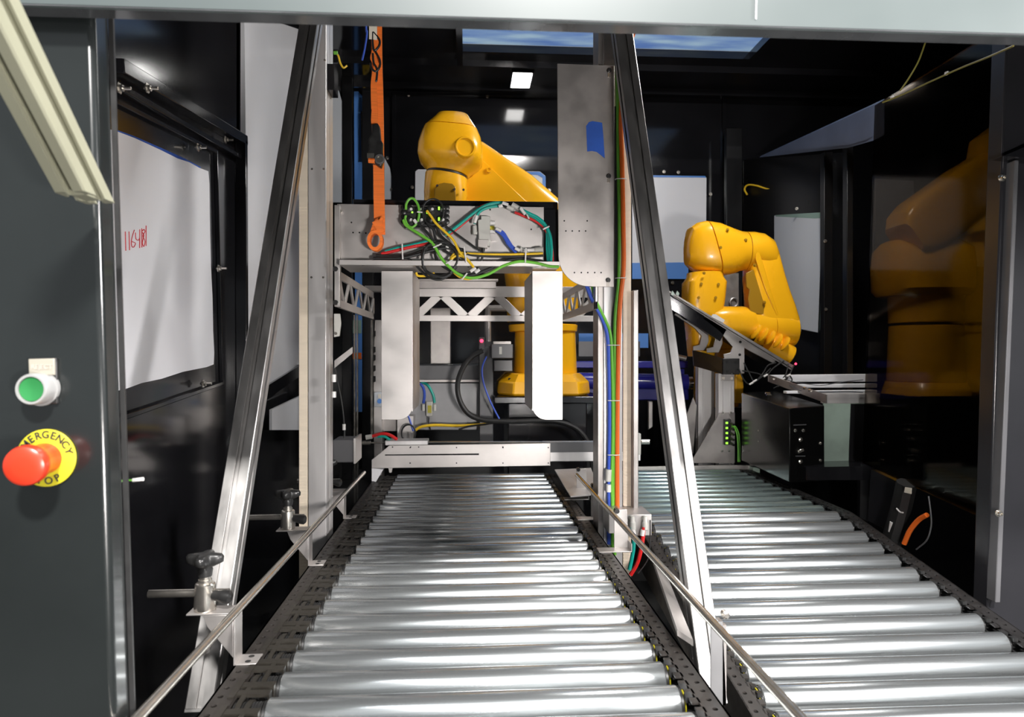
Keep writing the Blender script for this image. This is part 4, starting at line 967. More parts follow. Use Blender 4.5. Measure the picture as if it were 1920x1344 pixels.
cable('lead', pl([(804, 782), (804, 795), (808, 806)], 3.05), .003, 'rubber', 'black lead hanging from the rear valve')
cable('cable_coil', [P(766+13*math.cos(t), 812+16*math.sin(t), 2.95) for t in [i*.5 for i in range(19)]], .0035, 'rubber', 'black cable coil on the floor plate left of the rear steel sheet')
cable('cable', pl([(765, 778), (770, 792), (775, 808)], 2.995), .004, 'blue_cable', 'short blue cable dropping below the left flap')
# left rear details
sw = thing('switch_box', 'pale grey switch box with a blue button left of the hanging flap', 'switch box', P(708, 763, 2.9))
MB().prism(poly([(701, 736), (716, 735), (716, 763), (701, 763)], 2.95), (0, .05, 0)).build('box_body', 'grey_film', sw, bevel=.003)
MB().lathe(P(712, 752, 2.95), (0, -1, 0), [(0, .010), (.006, .010)], 14).build('blue_button', 'blue_film', sw)
MB().prism(poly([(709, 739), (714, 739), (714, 746), (709, 746)], 2.947), (0, .003, 0)).build('label_plate', 'cream', sw)
for i, (x0, x1, Y, lab) in enumerate(((663, 666, 3.2, 'thin bright vertical guide rod behind the left post, left of two'), (668, 671, 3.2, 'thin bright vertical guide rod behind the left post, right of two'))):
    tag(MB().prism(poly([(x0, 590), (x1, 590), (x1+1, 1156), (x0+1, 1156)], Y), (0, .01, 0)).build('guide_rod', 'satin'), lab, 'rod')
rk = thing('rear_rack', 'pale perforated machine side with dark cut-outs left of the hanging flap', 'machine', P(705, 700, 3.3))
MB().prism(poly([(703, 600), (716, 600), (716, 1180), (703, 1180), (700, 690)], 3.0), (0, .1, 0)).build('side_plate', 'steel', rk, bevel=.002)
for y in (620, 650, 665, 685, 705): MB().prism(poly([(700, y), (704, y), (704, y+10), (700, y+12)], 2.995), (0, .004, 0)).build('cut_out', 'hole', rk)
MB().prism(poly([(695, 600), (699, 600), (699, 820), (695, 820)], 2.99), (0, .02, 0)).build('rack_post', 'satin', rk)
tag(MB().prism(poly([(627, 676), (661, 650), (661, 662), (627, 690)], 2.0), (0, .004, 0)).build('flat_bar', 'steel'), 'short pale flat bar slanting up beside the left post', 'bar')
sn = thing('sensor_bracket', 'small beige bracket with clips on the back of the left post', 'bracket', P(633, 610, 1.83))
MB().prism(poly([(626, 588), (637, 588), (639, 606), (636, 630), (626, 632)], 1.83), (0, .01, 0)).build('clip', 'grey_p', sn, bevel=.001)
MB().lathe(P(630, 625, 1.825), (0, -1, 0), [(0, .004), (.006, .004)], 8).build('nut', 'satin', sn)
for y0, y1 in ((702, 716), (734, 745)): MB().cyl(P(626, y0, 1.83), P(626, y1, 1.83), .006, n=10).build('fitting', 'white_p', sn)
# wiring in the dark upper left corner
ex = thing('wall_wiring', 'yellow-green earth wire curling out behind the top of the left post', 'cable', P(640, 110, 1.9))
MB().tube(pl([(628, 98), (634, 104), (638, 118), (644, 127), (651, 123)], 1.9), .0025, 8).build('wire', 'yellow_cable', ex)
MB().tube(pl([(626, 99), (633, 99)], 1.895), .005, 8).build('terminal', 'green_cable', ex)
cable('cable', pl([(684, -262), (686, 30), (688, 60), (684, 90), (679, 113)], 2.2), .003, 'blue_cable', 'blue cable hanging left of the orange strap')
lk = thing('padlock_tag', 'small yellow lockout tag hanging left of the orange strap', 'tag', P(687, 205, 4.15))
MB().prism(poly([(680, 190), (682, 178), (685, 190), (691, 196), (693, 208), (679, 206)], 4.15), (0, .02, 0)).build('tag_plate', 'yellow_cable', lk, bevel=.002)
MB().lathe(P(686, 195, 4.148), (0, -1, 0), [(0, .006), (.003, .006)], 10).build('hole', 'hole', lk)
MB().prism(poly([(676, 209), (694, 209), (692, 300), (678, 300)], 4.16), (0, .05, 0)).build('holder', 'shell', lk)
# ================================================================== ROBOTS
def sec(px, py, Y, hw, hd, e=3.2, tilt=0):   # horizontal section of a vertical body, half width in pixels
    c = P(px, py, Y); w_ = hw*Y/F; return (c, V((w_*math.cos(tilt), 0, w_*math.sin(tilt))), V((0, hd, 0)), e)
YR1 = 3.10
r1 = thing('industrial_robot', 'tall yellow robot arm behind the lift carriage, elbow raised above it', 'robot arm', P(1020, 745, YR1))
def rcyl(par, px, y0, y1, hw0, hw1, Y, name, m='yellow', n=32):
    a, b = P(px, y0, Y), P(px, y1, Y); w0, w1 = hw0*Y/F, hw1*Y/F
    return MB().lathe(b, a-b, [(0, w1-.003), (.003, w1), ((a-b).length-.003, w0), ((a-b).length, w0-.003)], n).build(name, m, par)
fl = MB(); w_ = 84*YR1/F; cc = P(1015, 741, YR1); oct_ = [(-1, -.55), (-.7, -1), (.7, -1), (1, -.55), (1, .55), (.7, 1), (-.7, 1), (-1, .55)]
z0, z1_, z2 = P(0, 741, YR1).z, P(0, 716, YR1).z, P(0, 700, YR1).z
fl.rings([[V((cc.x+a*w_*f, YR1+b*w_*f, z)) for a, b in oct_] for z, f in ((z0, .97), (z0+.01, 1), (z1_, .98), (z2, .80))]).build('base_flange', 'yellow', r1, bevel=.006)
for x, s in ((962, -1), (1075, 1)):
    q = P(x, 716, YR1-.12)
    MB().box(q+V((-.022, -.03, -.018)), q+V((.022, .05, .018))).build('bolt_pocket', 'hole', r1, bevel=.004)
    MB().lathe(q+V((0, -.035, -.016)), (0, 0, 1), [(0, .016), (.006, .016), (.006, .011), (.02, .011)], 14).build('anchor_bolt', 'satin', r1)
rcyl(r1, 1022, 700, 622, 60, 57, YR1, 'column')
rcyl(r1, 1018, 622, 609, 64, 65, YR1, 'column_collar')
rcyl(r1, 1017, 609, 604, 63, 63, YR1, 'seal_ring', 'rubber')
MB().loft([sec(1017, 604, YR1, 66, .155, 2.2), sec(1017, 585, YR1, 67, .16, 2.3), sec(1016, 550, YR1, 66, .16, 2.6), sec(1015, 510, YR1, 70, .16, 3), sec(1020, 470, YR1, 62, .15, 3), sec(1020, 430, YR1, 40, .12, 2.5), sec(1020, 415, YR1, 15, .05, 2)], 32).build('shoulder_housing', 'yellow', r1)
MB().lathe(P(978, 497, YR1-.165), (0, -1, 0), [(-.02, .03), (.006, .03), (.01, .022)], 18).build('shoulder_cap', 'yellow', r1)
# black pedestal
pd_ = thing('robot_pedestal', 'black steel pedestal under the tall robot', 'pedestal', P(1020, 745, YR1))
MB().box((cc.x-.22, YR1-.22, z0-.03), (cc.x+.24, YR1+.22, z0-.001)).build('top_plate', 'shell', pd_, bevel=.004)
MB().box((cc.x-.16, YR1-.16, 0), (cc.x+.18, YR1+.16, z0-.03)).build('pedestal_body', 'shell', pd_, bevel=.006)
# upper arm (shoulder to elbow)
pS, pE = P(1062, 455, 3.0), P(868, 285, 3.0); d = (pE-pS).normalized(); up = V((0, 1, 0)).cross(d).normalized()
if up.z < 0: up = -up
ln = (pE-pS).length; th_ = 62*3.0/F
secs = []
for t, f, dp in ((0, .9, .09), (.05, 1, .10), (.5, 1.0, .10), (.92, .78, .095), (1, .6, .08)):
    secs.append((pS+d*ln*t-up*.035, up*th_*f, Y1*dp, 6))
ua = MB().loft(secs, 36).build('upper_arm', 'yellow', r1, sm=30)
MB().prism([P(905, 300, 2.895), P(990, 380, 2.895), P(985, 420, 2.895), P(872, 420, 2.895), P(862, 345, 2.895), P(885, 330, 2.895)], (0, .01, 0)).build('arm_side_cover', 'yellow', r1, bevel=.002)
MB().lathe(P(917, 318, 2.89), (0, -1, 0), [(-.01, .012), (.004, .012), (.004, .006), (0, .005)], 16).build('lug', 'yellow', r1)
# elbow housing: faceted head
YE = 2.86
def ring_pix(pts, Y): return pts
def esec(cx, y, hw, hd, e=3.4, sk=0): c = P(cx, y, YE); return (c, V((hw*YE/F, 0, -sk*YE/F)), V((0, hd, 0)), e)
MB().loft([esec(849, 217.5, 24, .055, 2.6, 1), esec(849, 219, 29, .07, 2.8, 1), esec(848, 232, 38, .095, 3, 2), esec(846, 246, 49, .115, 3.4, 3)], 36).build('elbow_cover', 'yellow', r1, sm=40)
MB().loft([esec(846, 247.5, 49.5, .117, 3.6, 3), esec(846, 262, 55, .125, 4, 3), esec(845, 280, 59, .13, 4.5, 3), esec(845, 297, 60, .13, 4.5, 3), esec(846, 306, 58, .125, 4, 3), esec(846, 314, 51, .11, 3.2, 3), esec(842, 321, 42, .10, 2.6, 5), esec(839, 327, 39, .095, 2.2, 6)], 36).build('elbow_housing', 'yellow', r1, sm=40)
MB().lathe(P(872, 276, YE-.128), (.12, -1, 0), [(-.02, .042), (.004, .042), (.009, .038), (.009, .034), (.003, .031), (.003, .0)], 32).build('joint_cap', 'yellow', r1, sm=50)
MB().loft([esec(838, 328, 37.5, .093, 2.2, 6), esec(838, 331, 37.5, .093, 2.2, 6)], 32).build('seal_ring', 'rubber', r1)
MB().loft([esec(837, 332, 39, .095, 2.4, 6), esec(836, 345, 39, .09, 3, 4), esec(836, 365, 40, .09, 3.6, 2), esec(835, 400, 38, .09, 4, 0), esec(835, 450, 33, .08, 4, 0)], 32).build('forearm', 'yellow', r1, sm=40)
pixc = [(814, 385), (815, 355), (819, 346), (832, 342), (848, 344), (854, 350), (855, 385)]
cvp = MB().prism(poly(pixc, YE-.097), (0, .012, 0)).build('cover_plate', 'yellow_dull', r1, bevel=.002)
for x, y in ((820, 348), (852, 355), (869, 356)): MB().lathe(P(x, y, YE-.099), (0, -1, 0), [(0, .005), (.003, .005)], 10).build('screw', 'satin', r1)

# ---- right robot
Y2 = 3.17
r2 = thing('industrial_robot', 'compact yellow robot arm folded behind the slanted tray on the right', 'robot arm', P(1340, 760, Y2))
def hsec(px, cy, hh, hd, e=3, Y=Y2, lean=0):       # section of a horizontal body (along X)
    return (P(px, cy, Y), V((-lean*Y/F, 0, hh*Y/F)), V((0, hd, 0)), e)
# elbow head
MB().loft([hsec(1285.5, 470, 14, .03, 2.4), hsec(1288, 469, 28, .055, 3), hsec(1296, 467, 40, .08, 3.4, lean=4), hsec(1310, 466, 47, .10, 3.6, lean=8), hsec(1330, 466, 50, .108, 3.6, lean=14)], 40).build('elbow_cover', 'yellow', r2, sm=28)
MB().loft([hsec(1332, 466, 50, .108, 3.6, lean=14), hsec(1352, 468, 49, .108, 3.2, lean=10), hsec(1374, 471, 42, .10, 2.8, lean=4), hsec(1386, 471, 38, .092, 2.2), hsec(1396, 471, 37, .090, 2)], 40).build('elbow_housing', 'yellow', r2, sm=28)
for x, y in ((1351, 464), (1364, 431), (1320, 512)): MB().lathe(P(x, y, Y2-.106), (0, -1, 0), [(0, .007), (.002, .007), (.002, .004), (.006, .004)], 12).build('cap_screw', 'yellow_dull', r2)
MB().lathe(P(1396, 471, Y2), X1, [(0, .082), (.004, .082)], 32).build('seal_ring', 'yellow_dull', r2)
# link: loft along the arm
link = [(1399, 473, 35, 1, .088), (1412, 473, 36, 1, .09)]
MB().loft([hsec(1397.5, 471, 37, .09, 2.0), hsec(1412, 471, 37, .09, 2.0), hsec(1428, 473, 36, .088, 2.2), hsec(1443, 478, 30, .08, 2.4), hsec(1452, 484, 18, .06, 2.2), hsec(1455, 488, 6, .03, 2)], 36).build('elbow_joint', 'yellow', r2, sm=40)
def lsec(px, py, hw, hd, e=5): c = P(px, py, Y2); return (c, V((hw*Y2/F, 0, hw*.18*Y2/F)), V((0, hd, 0)), e)
MB().loft([lsec(1424, 462, 24, .06), lsec(1427, 485, 28, .075), lsec(1431, 520, 33, .08), lsec(1437, 550, 36, .082), lsec(1443, 580, 41, .085), lsec(1450, 605, 41, .09), lsec(1456, 628, 36, .09), lsec(1460, 645, 26, .07)], 40).build('upper_arm', 'yellow', r2, sm=30)
MB().prism(poly([(1399, 512), (1413, 505), (1430, 560), (1441, 590), (1408, 588), (1403, 560), (1406, 543), (1400, 538)], Y2-.083), (0, .012, 0)).build('arm_recess_cover', 'yellow_dull', r2, bevel=.002)
MB().prism(poly([(1420, 462), (1427, 480), (1446, 545), (1460, 590), (1456, 592), (1434, 540), (1417, 485)], Y2-.088), (0, .02, 0)).build('arm_rib', 'yellow', r2, bevel=.003)
for x, y in ((1415, 497), (1433, 567), (1398, 450)): MB().lathe(P(x, y, Y2-.09), (0, -1, 0), [(0, .008), (.004, .007), (.004, .004), (.008, .004)], 12).build('cap_screw', 'yellow_dull', r2)
# lower joint, horizontal body
MB().loft([hsec(1306, 600, 10, .03, 2.2), hsec(1312, 600, 20, .06, 2.4), hsec(1330, 602, 27, .09, 2.6), hsec(1355, 604, 30, .10, 3), hsec(1398, 606, 32, .10, 2.6, lean=8), hsec(1404, 610, 34, .10, 2.3)], 36).build('shoulder_cover', 'yellow', r2, sm=32)
MB().loft([hsec(1404, 612, 34, .10, 2.2), hsec(1434, 614, 35, .10, 2), hsec(1440, 614, 35, .10, 2)], 36).build('shoulder_ring', 'yellow', r2)
MB().loft([hsec(1441, 614, 36, .10, 2), hsec(1470, 616, 38, .10, 2), hsec(1484, 617, 34, .09, 2.1), hsec(1491, 618, 22, .06, 2), hsec(1493, 618, 6, .02, 2)], 36).build('shoulder_joint', 'yellow', r2, sm=40)
# finned motor housing
ax = (P(1494, 655, Y2-.05)-P(1436, 622, Y2-.05)).normalized()
p0 = P(1444, 634, Y2-.06); pr = []
MB().lathe(P(1440, 645, Y2-.05), ax, [(0, .045), (.09, .050), (.115, .050), (.12, .044)], 28).build('motor_housing', 'yellow', r2)
fu, fw = frame(ax)
for i in range(5):
    c = P(1417+i*13.5, 622+i*5.5, Y2-.10)
    MB().lathe(c-ax*.006, ax, [(0, .028), (.004, .036), (.009, .036), (.012, .030)], 22).build('cooling_fin', 'yellow', r2)
# forearm
MB().loft([sec(1322, 512, Y2, 33, .09, 2.2), sec(1321, 521, Y2, 33, .09, 2.6), sec(1320, 530, Y2, 37, .09, 4.5), sec(1318, 565, Y2, 36, .085, 4.5), sec(1316, 620, Y2, 27, .08, 4), sec(1314, 668, Y2, 22, .07, 3)], 36).build('forearm', 'yellow', r2, sm=32)
for x, y in ((1315, 532), (1347, 533), (1310, 558), (1342, 558)): MB().lathe(P(x, y, Y2-.092), (0, -1, 0), [(0, .007), (.003, .006), (.003, .003)], 10).build('cap_screw', 'yellow_dull', r2)
rcyl(r2, 1342, 760, 655, 42, 40, Y2+.15, 'base_column')
rcyl(r2, 1342, 655, 630, 38, 38, Y2+.15, 'waist')
q = P(1342, 760, Y2+.15)
tag(MB().box((q.x-.12, q.y-.12, 0), (q.x+.12, q.y+.12, q.z)).build('robot_pedestal', 'shell', bevel=.004), 'black pedestal under the compact folded robot', 'pedestal')
r2b = MB().prism(poly([(1386, 680), (1392, 700), (1395, 725), (1392, 756), (1378, 756), (1378, 680)], Y2-.06), (0, .05, 0)).build('cable_cover', 'yellow', r2, bevel=.006)
tag(MB().prism(poly([(1355, 512), (1385, 512), (1385, 1090), (1355, 1090)], 3.6), (0, .05, 0)).build('steel_column', 'steel_plate'), 'blue-grey steel column seen through the gap of the folded robot arm', 'column')
ey = MB(); ey.tube([P(1376+7*math.cos(t), 567+8*math.sin(t), 3.592) for t in [2*math.pi*i/14 for i in range(15)]], .006, 8, 3)
tag(ey.build('eye_bolt', 'steel_plate'), 'steel lifting eye between the links of the folded robot arm', 'eye bolt')

# ---- third robot, dim behind the smoked partition
Y3 = 3.0
r3 = thing('industrial_robot', 'yellow robot arm seen dimly through the smoked partition at the right', 'robot arm', P(1740, 745, Y3))
def rc3(*a, **k): return rcyl(r3, *a, **k)
rc3(1735, 742, 715, 78, 70, Y3, 'base_flange'); rc3(1735, 715, 611, 68, 64, Y3, 'column'); rc3(1735, 611, 606, 62, 62, Y3, 'seal_ring', 'rubber'); rc3(1735, 606, 555, 65, 66, Y3, 'column_collar')
MB().loft([sec(1728, 556, Y3, 78, .16, 2.4), sec(1728, 545, Y3, 82, .18, 2.8), sec(1728, 500, Y3, 82, .18, 3), sec(1728, 470, Y3, 80, .17, 3), sec(1724, 455, Y3, 66, .14, 2.6), sec(1712, 448, Y3, 40, .08, 2.2)], 32).build('shoulder_housing', 'yellow', r3)
pS, pE = P(1705, 440, 2.9), P(1915, 285, 2.9); d = (pE-pS).normalized(); up = V((0, 1, 0)).cross(d).normalized(); ln = (pE-pS).length
MB().loft([(pS+d*ln*t, up*f*2.9/F, Y1*.09, 5) for t, f in ((-.05, 30), (.0, 48), (.1, 56), (.5, 54), (.85, 46), (1, 40), (1.05, 20))], 32).build('upper_arm', 'yellow', r3, sm=32)
MB().loft([(P(1900, 290, 2.86)+V((0, 0, z)), V((r_, 0, 0)), V((0, r_, 0)), 3.5) for z, r_ in ((-.13, .07), (-.10, .13), (0, .15), (.08, .14), (.13, .08))], 32).build('elbow_housing', 'yellow', r3)
MB().box((P(1735, 745, Y3).x-.2, Y3-.2, 0), (P(1735, 745, Y3).x+.2, Y3+.2, P(0, 744, Y3).z)).build('robot_stand', 'shell')
tag(bpy.data.objects['robot_stand'], 'black stand under the robot behind the smoked partition', 'stand')

# ================================================================== SLANTED TRAY, CONTROL BOX, RAILS
Yt = 2.92
tr_ = thing('slanted_tray', 'long stainless tray tilted down to the right on notched steel brackets', 'tray', P(1345, 700, Yt))
ta, tb = P(1250, 545, Yt), P(1486, 690, Yt-.02)
dd = (tb-ta).normalized(); nn = V((dd.z, 0, -dd.x)); nn = nn if nn.z > 0 else -nn
MB().prism([ta, tb, tb+V((0, .26, 0)), ta+V((0, .26, 0))], -nn*.005).build('tray_sheet', 'shell_right', tr_)
MB().prism([ta+nn*.006, tb+nn*.012, tb-nn*.010, ta-nn*.006], (0, .004, 0)).build('tray_edge', 'steel_plate', tr_)
MB().prism([P(1336, 589, Yt-.01), P(1342, 589, Yt-.01), P(1359, 600, Yt-.01), P(1356, 605, Yt-.01), P(1334, 594, Yt-.01)], (0, .003, 0)).build('edge_reflector', 'white_p', tr_)
MB().prism([ta-nn*.012, P(1362, 618, Yt), P(1350, 640, Yt), P(1256, 577, Yt)], (0, .003, 0)).build('side_apron', 'shell', tr_)
for x in (1252, 1261, 1270):
    MB().prism(poly([(x-3, 552), (x, 545), (x+4, 550), (x+2, 555)], Yt-.01), (0, .01, 0)).build('marking_tab', 'pale_green', tr_)
def arm_bracket(dx, dy, Y, full):
    o = thing if False else None
    up_ = [(1265+dx, 591+dy), (1268+dx, 585+dy), (1284+dx, 587+dy), (1326+dx, 610+dy), (1331+dx, 625+dy), (1330+dx, 645+dy), (1300+dx+14, 640+dy), (1314+dx, 632+dy), (1311+dx, 622+dy), (1298+dx, 606+dy)]
    MB().prism(poly([(1265+dx, 590+dy), (1269+dx, 585+dy), (1290+dx, 588+dy), (1320+dx, 606+dy), (1328+dx, 615+dy), (1329+dx, 640+dy), (1322+dx, 657+dy), (1300+dx, 657+dy), (1300+dx, 649+dy), (1312+dx, 646+dy), (1316+dx, 630+dy), (1304+dx, 616+dy), (1290+dx, 606+dy)], Y), (0, .008, 0)).build('notched_bracket', 'steel', tr_, bevel=.0015)
arm_bracket(0, 0, Yt+.14, 0); arm_bracket(26, 4, Yt+.07, 0)
MB().prism(poly([(1318, 597), (1322, 590), (1335, 592), (1395, 632), (1455, 674), (1452, 682), (1408, 659), (1396, 652), (1396, 700), (1386, 700), (1386, 672), (1358, 672), (1357, 664), (1370, 661), (1374, 650), (1350, 622)], Yt), (0, .008, 0)).build('notched_bracket', 'steel', tr_, bevel=.0015)
for x, y in ((1388, 641), (1387, 665)): MB().lathe(P(x, y, Yt-.001), (0, -1, 0), [(0, .006), (.001, .006)], 14).build('bolt_hole', 'hole', tr_)
for x0, y0 in ((1282, 596), (1309, 598), (1339, 602), (1440, 664)):
    MB().prism(poly([(x0-7, y0-4), (x0-3, y0-5), (x0+7, y0+2), (x0+5, y0+5), (x0-2, y0+1)], Yt-.001+(.14 if x0 == 1282 else .07 if x0 == 1309 else 0)), (0, .001, 0)).build('slot', 'hole', tr_)
ft = thing('tray_stand', 'aluminium profile stand with a black crossbar and grey gusset under the slanted tray', 'stand', P(1345, 868, 2.75))
a = P(1300, 655, Yt)
MB().prism([P(1299, 656, Yt+.16), P(1357, 672, Yt), P(1357, 702, Yt), P(1301, 686, Yt+.16)], (.004, .02, 0)).build('cross_bar', 'plastic', ft)
MB().prism(poly([(1356, 672), (1387, 672), (1387, 702), (1356, 702)], Yt-.004), (0, .05, 0)).build('cross_bar_end', 'plastic', ft, bevel=.002)
for x, y in ((1363, 678), (1379, 678), (1364, 696), (1379, 696)): MB().lathe(P(x, y, Yt-.005), (0, -1, 0), [(0, .005), (.002, .005)], 10).build('screw', 'hole', ft)
for (x0, x1, Y, y1) in ((1309, 1340, Yt+.16, 870), (1347, 1377, Yt+.02, 870)):
    a, b = P(x0, 700, Y), P(x1, 700, Y); mb = MB(); zb_ = P(x0, y1, Y).z
    extrusion(mb, ((a.x+b.x)/2, Y+.02, 0.0), ((a.x+b.x)/2, Y+.02, P(0, 690 if Y > Yt+.1 else 703, Y).z), X1, Y1, (b.x-a.x)/2, .02, 2, 1, sw=.003, sd=.006)
    mb.build('profile_post', 'alu', ft)
MB().prism(poly([(1352, 704), (1377, 704), (1377, 714), (1352, 714)], Yt+.016), (0, .004, 0)).build('joining_plate', 'steel', ft, bevel=.001)
for x in (1356, 1371): MB().lathe(P(x, 709, Yt+.015), (0, -1, 0), [(0, .006), (.005, .006)], 10).build('bolt', 'satin', ft)
MB().prism(poly([(1350, 773), (1378, 773), (1378, 868), (1298, 868), (1298, 862)], Yt+.012), (0, .006, 0)).build('gusset_plate', 'steel_plate', ft, bevel=.001)
MB().prism(poly([(1300, 745), (1306, 760), (1300, 850), (1284, 850), (1283, 790)], Yt+.15), (0, .006, 0)).build('gusset_plate', 'steel_plate', ft)
for x, y in ((1355, 774), (1370, 774), (1353, 845), (1366, 845)): MB().lathe(P(x, y, Yt+.011), (0, -1, 0), [(0, .006), (.005, .006)], 10).build('bolt', 'satin', ft)
cbk = thing('connector_block', 'narrow black terminal block with green lights and green leads on the tray stand', 'connector block', P(1364, 810, Yt))
MB().prism(poly([(1358, 786), (1371, 786), (1371, 834), (1358, 834)], Yt-.004), (0, .016, 0)).build('block_body', 'plastic', cbk, bevel=.002)
for i in range(5):
    y = 791+i*9.5
    MB().prism(poly([(1361, y), (1365, y), (1365, y+3.5), (1361, y+3.5)], Yt-.006), (0, .003, 0)).build('indicator_light', 'led_green', cbk)
    MB().lathe(P(1370, y+2, Yt-.008), (.4, -1, -.3), [(0, .006), (.02, .005)], 10).build('plug', 'plastic', cbk)
for lab, o_ in (('green lead bowing out of the terminal block on the tray stand, outer one', 6), ('green lead bowing out of the terminal block on the tray stand, inner one', 0)):
    cable('lead', pl([(1371, 795+o_), (1376+o_*.5, 800), (1382+o_*.6, 815), (1384+o_*.6, 840), (1384+o_*.5, 866)], Yt-.01), .0032, 'green_cable', lab)
# wiring under the tray
for i, (lab, p_) in enumerate((('black sensor lead with white tips running to the lower end of the tray', [(1392, 695), (1420, 700), (1435, 705), (1450, 690), (1470, 676)]),
    ('black sensor lead hanging in a loop below the tray', [(1395, 680), (1405, 700), (1415, 715), (1430, 700), (1440, 685), (1455, 680)]),
    ('black sensor lead drooping onto the control box', [(1385, 690), (1395, 712), (1408, 720), (1430, 705), (1445, 690)]),
    ('grey sensor lead curled into a small coil at the lower end of the tray', [(1478, 682), (1474, 700), (1468, 712), (1476, 722), (1485, 712), (1477, 702), (1470, 715), (1462, 722), (1450, 728)]),
    ('black sensor lead falling from the tray corner to the box', [(1490, 682), (1484, 695), (1478, 705), (1470, 718), (1458, 725)]))):
    sl_ = cable('sensor_lead', pl(p_, Yt-.02), .0030, 'rubber', lab)
    x, y = p_[2]; x2, y2 = p_[1]
    MB().tube(pl([(x-3, y+1), (x+4, y-3)], Yt-.026), .0042, 8).build('marker_sleeve', 'white_p', sl_)
for i, (lab, p_) in enumerate((('thin grey wire lying over the white rails, upper one', [(1475, 712), (1500, 718), (1540, 722), (1580, 716), (1618, 712)]), ('thin grey wire lying over the white rails, lower one', [(1480, 722), (1505, 733), (1545, 735), (1590, 734), (1618, 736)]))):
    cable('wire', pl(p_, 2.62), .0016, 'grey_box', lab)
led = MB().lathe(P(1492, 682, Yt-.03), (0, -1, 0), [(0, .005), (.005, .003)], 10).build('indicator_light', 'led_red'); tag(led, 'tiny red light at the lower corner of the slanted tray', 'light')
# control box
kb = thing('control_box', 'black steel control box with bolts and a key switch right of the tray stand', 'box', P(1510, 900, 2.45))
A = [P(1480, 766, 2.40), P(1546, 760, 2.46), P(1546, 902, 2.46), P(1480, 905, 2.40)]
Bk = [P(1390, 736, 2.86), P(1452, 732, 2.90), P(1452, 862, 2.90), P(1390, 864, 2.86)]
vs = MB(); vs.rings([A, Bk]).build('box_body', 'box_black', kb, bevel=.004)
def fp(x, y, off=.0): t = (x-1480)/66; return P(x, y, 2.40+.06*t-off)
for x, y, r_ in ((1491, 807, .006), (1506, 807, .006), (1501, 824, .008), (1501, 865, .008), (1538, 831, .005), (1538, 863, .005), (1423, 807, .004), (1423, 827, .004)):
    q = fp(x, y, .002) if x > 1480 else P(x, y, 2.40+.46*(1480-x)/90-.012)
    MB().lathe(q, (0, -1, 0), [(0, r_), (.002, r_), (.004, r_*.6)], 12).build('bolt', 'satin', kb)
ky = MB(); ky.obox(fp(1501, 845, .008), (.011, 0, .004), (0, .006, 0), (-.002, 0, .005)); ky.build('key_switch', 'satin', kb, bevel=.002)
MB().prism([fp(1492, 854, .003), fp(1510, 854, .003), fp(1510, 856, .003), fp(1492, 856, .003)], (0, .002, 0)).build('label_strip', 'grey_box', kb)
MB().prism([fp(1488, 796, .002), fp(1512, 795, .002), fp(1512, 797, .002), fp(1488, 798, .002)], (0, .002, 0)).build('hinge_edge', 'grey_box', kb)
for x, y, Y in ((1442, 740, 2.66), (1440, 737, 2.7)): MB().cyl(P(x-5, y, Y), P(x+4, y+1, Y), .004, n=8).build('stud', 'satin', kb)
# white rails and green panel
wt = thing('rail_frame', 'bright white slotted rails over a pale green sheet beside the black box', 'frame', P(1580, 860, 2.5))
for y0, y1, Y in ((701, 716, 2.9), (719, 727, 2.75), (731, 738, 2.65)):
    MB().prism(poly([(1445+(Y < 2.9)*30, y0+2), (1645, y0), (1645, y1), (1445+(Y < 2.9)*30, y1)], Y), (0, .03, 0)).build('white_rail', 'white_film', wt, bevel=.002)
a, b = P(1549, 738, 2.45), P(1650, 756, 2.45)
mb = MB(); extrusion(mb, (a.x, 2.47, (a.z+b.z)/2), (b.x, 2.47, (a.z+b.z)/2), Y1, Z1, .02, (a.z-b.z)/2, 1, 1, sw=.004, sd=.005); mb.build('front_rail', 'alu', wt)
MB().prism([P(1442, 703, 2.9), P(1549, 740, 2.44), P(1549, 756, 2.44), P(1442, 716, 2.9)], (.006, .004, 0)).build('side_rail', 'steel_plate', wt)
for x, y, Y in ((1450, 710, 2.83), (1510, 728, 2.56), (1520, 732, 2.53)): MB().lathe(P(x, y, Y), (0, -1, 0), [(-.01, .005), (.004, .005)], 10).build('bolt', 'satin', wt)
MB().prism(poly([(1544, 756), (1650, 754), (1650, 872), (1546, 874)], 2.52), (0, .006, 0)).build('green_sheet', 'pale_green', wt)
MB().prism(poly([(1596, 757), (1650, 757), (1650, 866), (1592, 866)], 2.515), (0, .004, 0)).build('dark_sheet', 'shell_right', wt)
MB().prism(poly([(1511, 876), (1640, 873), (1640, 900), (1511, 900)], 2.4), (0, .3, 0)).build('lower_beam', 'shell', wt)
MB().prism(poly([(1600, 500), (1600, 760), (1596, 760)], 2.4), (0, .001, 0)).bm.free()
# blue roller machine behind the right post
bm_ = thing('blue_machine', 'indigo blue painted roller machine standing behind the right post', 'machine', P(1190, 800, 3.4))
for x0, x1, y0, y1, Y in ((1080, 1290, 677, 690, 3.45), (1080, 1292, 728, 750, 3.35)):
    MB().prism(poly([(x0, y0), (x1, y0), (x1, y1), (x0, y1)], Y), (0, .08, 0)).build('blue_beam', 'navy', bm_, bevel=.004)
MB().cyl(P(1085, 713, 3.3), P(1288, 716, 3.3), .038, n=24).build('blue_drum', 'navy', bm_)
MB().cyl(P(1288, 718, 3.3), P(1297, 718, 3.3), .032, n=20).build('drum_end', 'satin', bm_)
MB().prism(poly([(1270, 692), (1283, 692), (1283, 755), (1270, 755)], 3.3), (0, .1, 0)).build('end_plate', 'navy', bm_)
MB().prism(poly([(1216, 752), (1224, 752), (1224, 800), (1216, 806)], 3.2), (0, .02, 0)).build('support_arm', 'steel_plate', bm_, bevel=.003)
MB().cyl(P(1268, 668, 3.2), P(1286, 672, 3.2), .012, n=12).build('shaft', 'steel_plate', bm_)
